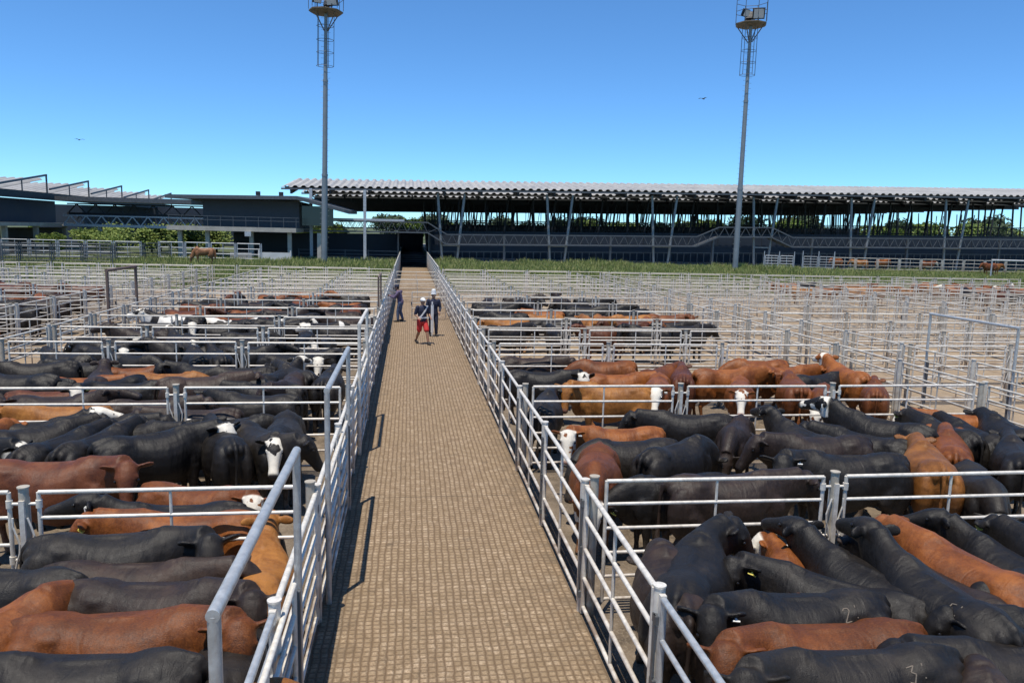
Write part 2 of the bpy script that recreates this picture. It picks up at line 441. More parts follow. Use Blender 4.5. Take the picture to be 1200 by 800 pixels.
# tall pipe frames over the gates into the pens
def frame(x0,y0,x1,y1,h,label,mat,r=.034,name='gate_portal',gatey=True):
    root=empty(name,(x0,y0,0),0,label,'gate frame','tall pipe frames over the pen gates')
    d=Vector((x1-x0,y1-y0,0)); z=Vector((0,0,h)); O=Vector((0,0,0))
    for a in (O,d):
        m_=MB(); m_.tube(a,a+z,r,14); m_.build('post',mat,root)
    e=d.normalized()
    m_=MB(); m_.tube(z-e*r*.9+Vector((0,0,r*.2)),d+z+e*r*.9+Vector((0,0,r*.2)),r*1.05,16); m_.build('top_bar',mat,root)
    if gatey:
        for a in (O,d):
            g_=MB()
            g_.box(a+Vector((.0,0,.8))+(e*.06 if a==O else -e*.06),(.05,.05,1.1))
            g_.build('hinge',MAT['midsteel'],root)
    return root
XF=AL+.03
frame(XF,3.5,XF,6.15,2.5,'tall pale blue pipe frame on the left walkway fence, the nearest one',MAT['galv_blue'],r=.032)
frame(XF,8.5,XF,11.5,2.5,'tall pale blue pipe frame on the left walkway fence, second from the nearest',MAT['galv_blue'],r=.032)
frame(XF-.02,14.4,XF-.02,17.1,2.5,'tall pale pipe frame on the left walkway fence, third from the nearest',MAT['galv'],r=.032)
frame(XF-.2,28.2,XF-.2,30.6,2.5,'narrow dark rusty pipe frame on the left walkway fence',MAT['rustpost'])
frame(-10.6,28.9,-10.6,31.8,2.55,'dark rusty pipe frame standing in the first lane on the left',MAT['rustpost'],r=.055)
frame(12.87,14.65,12.87,17.46,2.5,'tall pale blue pipe frame beside the first lane right of the walkway',MAT['galv_blue'],r=.032)
frame(59.3,72,63.0,70,2.5,'white pipe goal-like frame in the grass at the far right',MAT['lightsteel'],r=.07)
for i,(y0,y1) in enumerate(((3.6,6.05),(8.6,11.4),(14.5,17.0))):
    r_=gate(XF-.02,XF-.02,y0,f'rail gate hung in the tall pipe frame of the left walkway fence, {ORD[i]} frame','gates hung in the pipe frames',1.42,MAT['galv'],'pen_gate',y1=y1,n=8)
gate(.15,1.75,36.2,'open rail gate swung half across the walkway behind the three people','gates across the walkway',1.35,name='walkway_gate',y1=36.6)
gate(-.85,1.85,45.5,'closed rail gate right across the walkway beyond the people','gates across the walkway',1.3,name='walkway_gate')
gate(-.85,1.85,54.0,'farther closed rail gate right across the walkway near the grass','gates across the walkway',1.3,name='walkway_gate')
# far side paddock rails: left behind the grass, right in the grass
fence('paddock_fence',[(-23.5+2.4*k,77-.25*k) for k in range(5)],'white rail fence in the grass in front of the dark building','paddock fences round the grass',MAT['lightsteel'],near=False,h=1.7,rails=(1.7,1.2,.7,.3),rr=.045).location.z=.75
fence('paddock_fence',[(-36+1.7*k,60+2.1*k) for k in range(9)],'dark rail fence slanting away from the far left pens to the white rails','paddock fences round the grass',MAT['midsteel'],near=False,h=1.5,rr=.03).location.z=.75
fence('paddock_fence',[(-44+2.4*k,69) for k in range(9)],'dark long fence at the far left behind the slanting fence','paddock fences round the grass',MAT['midsteel'],near=False,h=1.6,rr=.03).location.z=.75
fence('paddock_fence',[(-42+2.4*k,62) for k in range(6)],'dark rail fence at the far left, in front of the slanting fence','paddock fences round the grass',MAT['midsteel'],near=False,h=1.5,rr=.03).location.z=.75
fence('paddock_fence',[(-46+2.4*k,75) for k in range(10)],'pale rail fence under the far left building behind the dark fences','paddock fences round the grass',MAT['lightsteel'],near=False,h=1.7,rails=(1.7,1.2,.7,.3),rr=.04).location.z=.75
fence('paddock_fence',[(37.5+1.7*k,78) for k in range(3)],'pale rail fence in the weeds right of the right light mast, left piece','paddock fences round the grass',MAT['lightsteel'],near=False,h=2.0,rr=.045).location.z=.75
fence('paddock_fence',[(41.6+1.8*k,77.5) for k in range(3)],'pale rail fence in the weeds right of the right light mast, taller right piece','paddock fences round the grass',MAT['lightsteel'],near=False,h=2.1,rr=.032).location.z=.75
fence('paddock_fence',[(46+2.6*k,79) for k in range(12)],'long pale rail fence before the shed at the far right','paddock fences round the grass',MAT['galv_far'],near=False,h=1.5,rails=(1.5,1.1,.7,.3),rr=.03).location.z=.75

# ---------------------------------------------------------------- big shed
def gr(x): return .0145*x                               # the shed climbs gently to the right
def roofbay(x0,x1,y0,y1,z0,z1,slope,pitch=.87,amp=.19,grade=.018):
    mb=MB(); n=int((x1-x0)/pitch); prof=[]
    for i in range(n):
        xa=x0+i*pitch
        prof += [(xa,0),(xa+pitch*.28,0),(xa+pitch*.5,amp),(xa+pitch*.78,amp)]
    prof.append((x0+n*pitch,0))
    vs=[];fs=[]
    for (x,a) in prof:
        g=grade*x
        vs += [(x,y0,z0+a+g),(x,y1,z1+a+g),(x,y0,z0+a+g-.03),(x,y1,z1+a+g-.03)]
    for i in range(len(prof)-1):
        o=i*4;p=o+4
        fs += [(o,p,p+1,o+1),(o+2,o+3,p+3,p+2),(o,o+2,p+2,p),(o+1,p+1,p+3,o+3)]
    mb.add(vs,fs); return mb
MAT['slant']=flat('grey_galvanised_column',(.24,.25,.25),.5,.3)
shed=empty('cattle_shed',(0,85,0),0,'long open steel shed with folded zinc roof and slanted columns behind the grass','building')
NB=8; BY=11.1
for k in range(NB):
    y0=k*BY; x0=-13.4+ (0 if k==0 else .6)
    roofbay(x0,93,y0,y0+10.3,8.52,9.9,0).build('roof_bay',MAT['roofsheet'],shed)
    b=MB(); b.bar((x0,y0-.08,8.34+.018*x0),(93,y0-.08,8.34+.018*93),.12,.17); b.build('front_beam',MAT['midsteel'],shed)
    b=MB(); b.bar((x0,y0+10.2,9.2+.018*x0),(93,y0+10.2,9.2+.018*93),.2,.35)
    for j in range(27):                                 # rafters and bracing under the sheet
        x=x0+1+j*4.05; b.bar((x,y0,8.1+.018*x),(x,y0+10.2,9.45+.018*x),.2,.55)
    for q in (2.5,5.,7.5): b.bar((x0,y0+q,8.2+.134*q+.018*x0),(93,y0+q,8.2+.134*q+.018*93),.1,.34)
    if k>=2:
        for q in (1.5,6.5): b.bar((x0,y0+q,8.02+.018*x0),(93,y0+q,8.02+.018*93),.12,.62)  # extra deep dark boards, added to darken the roof underside
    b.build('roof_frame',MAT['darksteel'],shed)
def vframe(xc,y,mat,r=.16,bar=True):
    b=MB(); g=.018*xc
    b.tube((xc-.75,y,0),(xc-1.35,y,8.1+g),r,8); b.tube((xc+.75,y,0),(xc+1.6,y,8.1+g),r,8)
    if bar: b.bar((xc-.85,y,2.45+gr(xc)),(xc+.95,y,2.45+gr(xc)),.12,.14)
    return b
for j in range(7):
    vframe(4.45+12.15*j,1.0,None,.15).build('slanted_columns',MAT['slant'],shed)
for k in range(1,NB):
    for j in range(16):
        xc=4.45+6.07*j+(k*1.7)%3-1.5
        vframe(xc,k*BY+1,None,.12,False).build('slanted_columns',MAT['darksteel'],shed)
for j in range(7):
    x=10.5+12.15*j; b=MB(); b.bar((x,.6,0),(x,.6,3.55+gr(x)),.22,.22); b.build('column',MAT['midsteel'],shed)
for x in (-10.3,-4.7):
    b=MB(); b.bar((x,-.5,0),(x,-.5,8.2),.3,.3); b.build('column',MAT['lightsteel'],shed)
b=MB(); b.bar((-10.3,-.6,5.05),(-.5,-.6,5.1),.16,.22); b.build('tie_beam',MAT['lightsteel'],shed)
def truss(pts,h,mat,name,y,step=1.1,parent=shed,rb=.05):
    b=MB()
    for (xa,za),(xb,zb) in zip(pts,pts[1:]):
        b.bar((xa,y,za),(xb,y,zb),.09,.13); b.bar((xa,y,za+h),(xb,y,zb+h),.09,.12); b.bar((xa,y+1.6,za),(xb,y+1.6,zb),.09,.13)
        b.bar((xa,y+.8,za+.06),(xb,y+.8,zb+.06),1.5,.04)
        n=max(1,int(abs(xb-xa)/step))
        for i in range(n):
            u0,u1=i/n,(i+1)/n; X0=xa+(xb-xa)*u0; X1=xa+(xb-xa)*u1; Z0=za+(zb-za)*u0; Z1=za+(zb-za)*u1
            b.bar((X0,y,Z0),((X0+X1)/2,y,(Z0+Z1)/2+h),rb,rb); b.bar(((X0+X1)/2,y,(Z0+Z1)/2+h),(X1,y,Z1),rb,rb)
    return b.build(name,mat,parent)
Z=2.55
pts=[(-13.4,3.75),(2.0,3.85),(4.1,Z+gr(4)),(32.6,Z+gr(33)),(35.2,3.65+gr(35)),(41.6,3.65+gr(42)),(44.2,Z+gr(44)),(92,Z+gr(92))]
truss(pts,1.1,MAT['midsteel'],'catwalk',.0)
for k in (2,4,6):
    truss([(-13,4.1),(92,4.1+gr(92))],1.1,MAT['darksteel'],'catwalk',k*BY-2)
b=MB()                                                   # pickets of the sale pens under the catwalk
x=5.2
while x<92: b.bar((x,3,0),(x,3,1.75+gr(x)),.09,.09); x+=.82
b.bar((2.5,3,1.75),(92,3,1.75+gr(92)),.1,.1); b.build('picket_rail',MAT['midsteel'],shed)
for x0,x1,z0,z1,y in ((2.6,92,1.45,2.5,4.0),(2.2,92,0,4.0,12),(3.2,92,.8,5.1,64),(-12.5,-1.1,0,3.6,9)):  # the farthest sheet is added to darken the band below the roof
    b=MB(); b.add([(x0,y,z0+gr(x0)*(z0>0)),(x1,y,z0+gr(x1)*(z0>0)),(x1,y,z1+gr(x1)),(x0,y,z1+gr(x0)),
           (x0,y+.1,z0+gr(x0)*(z0>0)),(x1,y+.1,z0+gr(x1)*(z0>0)),(x1,y+.1,z1+gr(x1)),(x0,y+.1,z1+gr(x0))],
          [(0,1,2,3),(5,4,7,6),(3,2,6,7),(0,4,5,1),(0,3,7,4),(1,5,6,2)])
    b.build('cladding',MAT['navywall'],shed)
b=MB()                                                   # rails inside the walkway mouth
for z in (.5,.9,1.3,1.7): b.bar((-12,2.2,z),(-1.2,2.2,z),.06,.08)
for x in (-12,-9.5,-7,-4.5,-1.2,2.2): b.bar((x,2.2,0),(x,2.2,1.8 if x<1 else 3.8),.1,.1)
b.bar((-1.2,2.2,0),(-1.2,2.2,3.8),.16,.16)
for z in (.25,.5,.75,1.0,1.25): b.bar((-1.1,6.2,z-.1),(2.1,6.2,z-.1),.03,.05)
b.build('yard_rail',MAT['midsteel'],shed)
for j in range(130):                                      # rows of narrow uprights deep inside
    x=3+j*.69+random.uniform(-.4,.4); y=30+random.choice((0,9,18,27,36)); b=MB(); b.bar((x,y,.8),(x+random.uniform(-1.2,1.2),y,8.6),.10,.10); b.build('inner_post',MAT['darksteel'],shed)
b=MB(); b.box((.5,60,2.0),(4.2,.2,4.0)); b.box((.5,30,4.05),(5,60,.1)); b.build('passage_wall',MAT['passage_shade'],shed)
b=MB(); b.box((-2.2+1,10,1.9),(.15,14,3.8)); b.box((2.4,10,1.9),(.15,14,3.8)); b.build('passage_side',MAT['navywall'],shed)

# dark office building in the middle left
off=empty('office_building',(-22.8,80,0),0,'dark office building, charcoal box on a pale slab, left of the shed','building')
b=MB(); b.box((7.0,6,5.35),(9.4,9,2.75)); b.build('upper_wall',MAT['greywall'],off)
b=MB()
b.add([(-.5,-1.2,6.95),(11.8,-1.2,7.15),(11.8,12,7.4),(-.5,12,7.2),(-.5,-1.2,6.6),(11.8,-1.2,6.8),(11.8,12,7.05),(-.5,12,6.85)],[(0,1,2,3),(7,6,5,4),(0,4,5,1),(1,5,6,2),(2,6,7,3),(3,7,4,0)])
b.add([(11.82,-1.2,7.15),(16.8,-.2,5.9),(16.8,12,6.1),(11.82,12,7.4),(11.82,-1.2,6.8),(16.8,-.2,5.55),(16.8,12,5.75),(11.82,12,7.05)],[(0,1,2,3),(7,6,5,4),(0,4,5,1),(1,5,6,2),(2,6,7,3),(3,7,4,0)])
b.build('roof',MAT['midsteel'],off)
for x in (7.4,9.7):
    b=MB(); b.box((x,3,7.45),(.4,.4,.4)); b.build('roof_vent',MAT['darksteel'],off)
b=MB(); b.box((5.6,5,3.8),(12.2,12,.42)); b.build('floor_slab',MAT['concrete'],off)
for x in (.4,3.0,7.2,10.9,13.8):
    b=MB(); b.box((x,.2,1.8),(.38,.38,3.58)); b.build('column',MAT['concrete'],off)
b=MB(); b.box((8.2,8.5,1.75),(9.0,.2,3.4)); b.build('ground_floor_wall',MAT['darksteel'],off)
b=MB()
for z in (5.0,4.65): b.bar((-.4,-.9,z),(12,-.9,z),.04,.05)
for i in range(11): b.bar((-.3+i*1.2,-.9,4.02),(-.3+i*1.2,-.9,5.0),.04,.05)
b.build('railing',MAT['midsteel'],off)
b=MB(); b.box((13.4,2.5,5.3),(3.2,.1,2.0)); b.build('window_band',flat('dark_glass',(.02,.03,.035),.12,0,.2,.8,0),off)
b=MB(); b.box((7.1,-.98,3.35),(.6,.25,.45)); b.build('floodlight_box',MAT['lightsteel'],off)
# panels on the paddock rails
p=MB(); p.box((0,0,.95),(2.0,.08,1.3)); p.bar((-.5,-.08,.3),(-.5,-.08,1.6),.08,.06); p.bar((.5,-.08,.3),(.5,-.08,1.6),.08,.06)
tag(p.build('sheet_panel',MAT['roofsheet'],loc=(-16.0,77,0)),'grey corrugated sheet gate panel standing in the grass beside the white panel','panel')
p=MB(); p.box((0,0,.95),(3.2,.1,1.35)); p.box((1.5,-.09,1.0),(.12,.08,1.7)); p.box((-1.5,-.09,1.0),(.12,.08,1.7))
tag(p.build('hoarding',MAT['whitepanel'],loc=(-13.0,78,0)),'long off white panel standing in the grass left of the light mast','panel')

# far left building with the same folded roof seen from its end
lb=empty('sale_building',(-50,69.4,0),0,'long dark two storey building at the far left edge with stepped rising roof bays','building')
for k in range(6):
    y0=k*11.15
    roofbay(0,10.3+.15*k,y0,y0+10.6,7.0,8.55,0,grade=0).build('roof_bay',MAT['roofsheet'],lb)
    b=MB(); b.bar((10.9,y0,7.55),(10.9,y0+10.6,9.05),.14,.2); b.bar((10.9,y0+10.5,7.0),(10.9,y0+10.5,9.0),.14,.14); b.bar((10.9,y0+5,7.0),(10.9,y0+5,8.2),.1,.1)
    b.build('bay_edge',MAT['midsteel'],lb)
b=MB(); b.box((11.0,33,6.75),(.35,67,.75)); b.box((5.5,-.2,6.75),(11.3,.3,.75)); b.build('fascia',MAT['darksteel'],lb)
b=MB(); b.box((5,16,5.15),(9.6,20,2.4)); b.build('upper_wall',MAT['navywall'],lb)
b=MB(); b.box((5.6,14,3.75),(11.3,30,.35)); b.box((9.5,-1.8,3.72),(9,2.4,.4)); b.build('floor_slab',MAT['concrete'],lb)
for y in (.6,6.5,12.5,19,26):
    for x in (3.5,10.7):
        b=MB(); b.box((x,y,1.78),(.42,.42,3.56)); b.build('column',MAT['concrete'],lb)
b=MB(); b.box((13,58,3.4),(38,.3,6.4)); b.build('rear_wall',MAT['navywall'],lb)
b=MB(); b.box((5,14,1.7),(8.4,.3,3.4)); b.box((9.6,22,1.7),(.2,14,3.4)); b.build('ground_floor_wall',MAT['darksteel'],lb)
b=MB()
for i in range(7): b.box((1.2+1.55*i,5.9,5.1),(.3,.2,2.3))
b.build('window_posts',MAT['midsteel'],lb)
b=MB()
for i in range(12): b.bar((.4+.95*i,-.6,3.95),(.4+.95*i,-.6,4.95),.05,.05)
b.bar((0,-.6,4.95),(11,-.6,4.95),.06,.06); b.bar((0,-.6,4.5),(11,-.6,4.5),.04,.04); b.build('railing',MAT['midsteel'],lb)
br=empty('truss_bridge',(-38,92,0),0,'pale steel truss footbridge between the far left building and the dark office building','bridge')
def truss2(pa,pb,n,h,mat,parent,name='truss'):
    b=MB(); pa=Vector(pa);pb=Vector(pb);z=Vector((0,0,h))
    b.bar(pa,pb,.2,.28); b.bar(pa+z,pb+z,.12,.14)
    for i in range(n):
        A=pa.lerp(pb,i/n);B=pa.lerp(pb,(i+1)/n);M_=(A+B)/2+z
        b.bar(A,M_,.1,.1); b.bar(M_,B,.1,.1)
    return b.build(name,mat,parent)
truss2((0,0,3.75),(17.5,-4,3.75),10,1.05,MAT['lightsteel'],br); truss2((0,2.4,3.75),(17.5,-1.6,3.75),10,1.05,MAT['midsteel'],br)
truss2((0,1.2,5.0),(17.5,-2.8,5.0),8,1.1,MAT['darksteel'],br,'upper_truss')
b=MB(); b.bar((0,1.2,3.7),(17.5,-2.8,3.7),2.2,.1); b.build('deck',MAT['concrete'],br)
b=MB(); b.bar((0,.8,6.6),(17.5,-3,6.5),3.6,.5); b.build('roof',MAT['midsteel'],br)
for x in (2.1,3.9):
    b=MB(); b.box((x,-.3,1.8),(.4,.4,3.6)); b.build('column',MAT['lightsteel' if x>3 else 'midsteel'],br)

# ---------------------------------------------------------------- light masts
def mast(x,y,h,label,lean=0,pz=None):
    root=empty('light_mast',(x,y,0),0,label,'light mast','tall floodlight masts'); root.rotation_euler=(0,lean,0)
    b=MB(); 
    for z0,z1,r0,r1 in ((0,9,.29,.26),(9,17.5,.24,.21),(17.5,h,.19,.15)): b.tube((0,0,z0),(0,0,z1),r0,18,r1)
    for z in (9,17.5): b.tube((0,0,z-.1),(0,0,z+.12),.285 if z<10 else .235,18)
    for i in range(int(h/.5)): b.tube((-.42,0,2+i*.5),(.0,0,2+i*.5),.014,4)
    for i in range(int(h/.5)): b.tube((.42,0,2.25+i*.5),(.0,0,2.25+i*.5),.014,4)
    b.build('pole',MAT['polegrey'],root)
    b=MB()                                               # ladder cage below the platform
    for i in range(5):
        a=math.pi*2*i/5; b.tube((.78*math.cos(a)-.05,.6*math.sin(a),h-4.6),(.78*math.cos(a)-.05,.6*math.sin(a),h),.028,6)
    for z in (h-4.6,h-3.4,h-2.3,h-1.1):
        for i in range(10):
            a,c_=math.pi*2*i/10,math.pi*2*(i+1)/10
            b.tube((.78*math.cos(a)-.05,.6*math.sin(a),z),(.78*math.cos(c_)-.05,.6*math.sin(c_),z),.022,5)
    b.build('ladder_cage',MAT['midsteel'],root)
    b=MB(); b.tube((0,0,h+.02),(0,0,h+.12),1.4,8,1.5); b.tube((0,0,h+.12),(0,0,h+.22),1.54,8)
    for i in range(4):
        a=math.pi/4+math.pi/2*i; b.tube((.2*math.cos(a),.2*math.sin(a),h-1.5),(1.3*math.cos(a),1.3*math.sin(a),h),.05,6)
    b.build('platform',MAT['rustdeck'],root)
    b=MB()
    for i in range(8):
        a,c_=math.pi*2*i/8,math.pi*2*(i+1)/8
        b.tube((1.55*math.cos(a),1.55*math.sin(a),h+.3),(1.55*math.cos(a),1.55*math.sin(a),h+2.3),.03,6)
        for z in (2.3,1.3): b.tube((1.55*math.cos(a),1.55*math.sin(a),h+z),(1.55*math.cos(c_),1.55*math.sin(c_),h+z),.026,6)
    b.build('guard_rail',MAT['midsteel'],root)
    for (px,py,rz,s) in ((.55,-.4,-.35,1.1),(-.75,-.3,.4,.75),(.2,.6,2.6,.9)):
        b=MB(); M_=Matrix.Rotation(rz,3,'Z')@Matrix.Rotation(R(28),3,'X')
        b.box((px,py,h+1.15),(.95*s,.32,.85*s),M=M_)
        b.box((px,py,h+1.15-.02),(1.05*s,.06,.95*s),M=M_)
        b.tube((px,py,h+.25),(px,py,h+.8),.05,6)
        f=b.build('floodlight',MAT['darksteel'],root)
        g=MB(); off_=M_@Vector((0,-.18,0)); g.box((px+off_.x,py+off_.y,h+1.15+off_.z),(.85*s,.03,.75*s),M=M_); g.build('lens',MAT['lens'],f)
    return root
MAT['polegrey']=flat('mast_grey',(.23,.25,.26),.5,.35,.15,.8)
MAT['rustdeck']=flat('rusty_platform',(.16,.12,.08),.8,.1,.3,2)
MAT['lens']=flat('lamp_glass',(.6,.62,.62),.15,0,.05,1,0)
mast(-8.0,75,23.4,'left light mast with platform cut by the top edge, before the shed',R(1.0))
mast(33.0,75,24.6,'right light mast with caged platform, before the long shed',0)
# ---------------------------------------------------------------- cattle
def dirv(yaw,pitch): return Vector((math.cos(yaw)*math.cos(pitch),math.sin(yaw)*math.cos(pitch),math.sin(pitch)))
POSES={'neutral':(0,14,0,-50),'left':(30,20,76,-56),'right':(-30,20,-76,-56),'back_left':(58,14,108,-34),'back_right':(-58,14,-108,-34),
       'low':(0,-30,0,-62),'low_left':(30,-26,50,-60),'low_right':(-30,-26,-50,-60),'up':(0,38,0,-8),'up_left':(22,36,50,-12),'graze':(0,-62,0,-72)}
def cow_mesh(pose,horse=False):
    ny,npi,hy,hp=[R(a) for a in POSES[pose]]
    mb=MB(); Y=Vector((0,1,0));Z=Vector((0,0,1))
    if not horse:
        rings=[(-.84,1.03,.09,.10,.16),(-.80,1.00,.16,.20,.30),(-.71,.95,.215,.285,.38),(-.59,.93,.262,.335,.40),(-.46,.91,.262,.345,.37),(-.33,.875,.265,.345,.34),
           (-.16,.835,.335,.375,.355),(.04,.815,.362,.395,.375),(.22,.84,.325,.39,.385),(.36,.89,.262,.385,.40),(.49,.93,.215,.34,.40),(.62,.955,.165,.27,.36),(.72,.965,.10,.15,.24)]
    else:
        rings=[(-.90,1.05,.08,.09,.14),(-.86,1.04,.15,.19,.22),(-.76,1.02,.21,.27,.3),(-.60,1.0,.24,.30,.30),(-.40,.99,.235,.28,.27),
           (-.16,.97,.26,.27,.29),(.10,.96,.26,.28,.31),(.30,.98,.235,.31,.33),(.44,1.02,.2,.34,.36),(.57,1.05,.17,.29,.34),(.68,1.05,.13,.2,.28),(.76,1.04,.08,.1,.16)]
    mb.loft([(Vector((x,0,z)),Y*w_,Z*u,d/u) for x,z,w_,u,d in rings],22,.86)
    for s in (-1,1):
        if not horse:
            mb.ell((-.50,s*.14,1.125),(.17,.09,.085)); mb.ell((-.79,s*.085,1.09),(.08,.06,.09)); mb.ell((.34,s*.09,1.12),(.17,.06,.13),Matrix.Rotation(-.25,3,'Y')); mb.ell((.37,s*.165,.95),(.11,.105,.25),Matrix.Rotation(-.35,3,'Y'))
            mb.ell((.48,s*.175,.84),(.15,.09,.20)); mb.ell((-.62,s*.165,.90),(.20,.125,.29),Matrix.Rotation(.35,3,'Y'))
        mb.ell((-.68,s*.175,.82),(.21,.135,.34)); mb.ell((.42,s*.17,.82),(.15,.10,.27))
        k=1.0 if not horse else 1.0
        th=1. if not horse else .85
        mb.chain([(-.62,s*.175,.80,.15*th),(-.50,s*.19,.66,.115*th),(-.64,s*.185,.52,.072*th),(-.745,s*.18,.44,.052),(-.715,s*.18,.25,.037),(-.69,s*.18,.11,.043),(-.66,s*.18,.05,.052)])
        mb.tube((-.655,s*.18,.07),(-.64,s*.18,0),.05,10,.062)
        mb.chain([(.44,s*.165,.72,.11*th),(.43,s*.17,.52,.075*th),(.42,s*.165,.40,.055),(.42,s*.165,.23,.037),(.42,s*.165,.11,.042),(.45,s*.165,.05,.05)])
        mb.tube((.45,s*.165,.07),(.465,s*.165,0),.048,10,.06)
    if not horse:
        mb.ell((-.62,0,1.175),(.24,.07,.10)); mb.ell((-.05,0,1.18),(.5,.04,.05)); mb.ell((-.80,0,1.17),(.08,.05,.07)); mb.ell((.36,0,1.19),(.16,.06,.10))
    # dewlap / brisket
    if not horse: mb.ell((.62,0,.74),(.17,.09,.2),Matrix.Rotation(.4,3,'Y'))
    # neck along a curve
    B=Vector((.44,0,1.0 if not horse else 1.1)); nd=dirv(ny,npi); L=.41 if not horse else .72; poll=Vector((.56,0,1.05 if not horse else 1.15))+nd*L
    if not horse: poll.z=max(poll.z,.55)
    c1=B+Vector((.22,0,.03))+nd*.05
    secs=[]
    hd=dirv(hy,hp)
    for i in range(9):
        u=i/8; p=B*(1-u)**2+c1*2*u*(1-u)+poll*u*u
        tn=((c1-B)*(1-u)+(poll-c1)*u).normalized()
        side=Z.cross(tn).normalized(); up=tn.cross(side)
        wd=.185*(1-u)+.118*u; ht=(.33*(1-u)+.185*u) if not horse else (.27*(1-u)+.15*u)
        secs.append((p-up*.02*(1-u),side*wd,up*ht,1.12))
    mb.loft(secs,16,.92)
    # head
    side=Z.cross(hd).normalized(); up=hd.cross(side)
    HB=poll+up*.0
    if not horse:
        hs=[(-.08,.08,.09,.0),(-.03,.118,.125,.0),(.06,.130,.138,.0),(.15,.126,.135,-.005),(.22,.105,.122,-.012),(.31,.084,.102,-.022),(.40,.074,.086,-.03),(.46,.08,.08,-.036),(.52,.074,.066,-.04),(.545,.04,.04,-.04)]
    else:
        hs=[(-.07,.06,.07,.0),(-.02,.09,.1,.0),(.08,.1,.12,.0),(.2,.085,.105,-.01),(.32,.062,.08,-.02),(.44,.05,.06,-.03),(.52,.055,.055,-.03),(.56,.03,.03,-.03)]
    mb.loft([(HB+hd*x+up*o,side*w_,up*h_,1.0) for x,w_,h_,o in hs],14,.84)
    mb.ell(HB-hd*.02+up*.07,(.07,.07,.06))
    for s in (-1,1):
        mb.ell(HB+hd*.13+side*s*.10+up*.055,(.04,.035,.035))        # brow
        # ears: flattened leaf, standing out a little backward
        e0=HB+side*s*.105+up*.03-hd*.0; ed=(side*s*1.0-hd*.3+(Vector((0,0,-.12)) if not horse else up*.9)).normalized()
        eu=up; en=ed.cross(eu).normalized(); eu=en.cross(ed)
        es=[(0,.034),(.045,.056),(.10,.072),(.155,.062),(.195,.028)]
        mb.loft([(e0+ed*x,eu*w_,en*.023,1.0) for x,w_ in es],8,1.0)
    # tail
    tp=[(-.79,0,1.20,.045),(-.88,0,1.13,.036),(-.915,0,.97,.028),(-.91,.01,.77,.025),(-.915,.015,.57,.025),(-.92,.02,.44,.042),(-.91,.02,.30,.03)]
    if horse: tp=[(-.84,0,1.2,.06),(-.95,0,1.08,.07),(-.98,0,.8,.08),(-.96,0,.5,.07),(-.95,0,.35,.03)]
    mb.chain(tp,8)
    if horse:
        for i in range(8):
            u=i/8; p=B.lerp(poll,u)+Vector((0,0,.24-.1*u)); mb.ell(p,(.08,.03,.09))
    me=remesh(mb,('horse_' if horse else 'cow_')+pose,.0175,7)
    # masks in the head's own frame
    n=len(me.vertices); face=[0.]*n; muz=[0.]*n; und=[0.]*n; ear=[0.]*n
    for i,v in enumerate(me.vertices):
        d=v.co-HB; a=d.dot(hd); b_=d.dot(side); c=d.dot(up)
        inh=(-.1<a<.6) and abs(b_)<.15 and abs(c)<.21
        if inh:
            f=min(1,max(0,(a+.06)/.03)); f*=min(1,max(0,(.142-abs(b_))/.012)); face[i]=f
            muz[i]=min(1,max(0,(a-.47)/.03))
        if abs(b_)>.14 and -.16<a<.1 and abs(c)<.12 and abs(b_)<.32: ear[i]=1
        x,y,z=v.co
        und[i]=1 if z<.62+.02*math.sin(x*9) and abs(x)<.5 and z>.45 else 0
    for nm,arr in (('face',face),('muzzle',muz),('under',und),('ear',ear)):
        at=me.attributes.new(nm,'FLOAT','POINT'); at.data.foreach_set('value',arr)
    eyes=[]
    for s in (-1,1):
        eyes.append(HB+hd*.165+side*s*.119+up*.04)
    eartip=HB+side*.10+up*.02+(side-hd*.28+Vector((0,0,-.12))).normalized()*.11
    return dict(me=me,eyes=eyes,tagp=eartip,hd=hd,side=side,up=up,HB=HB)

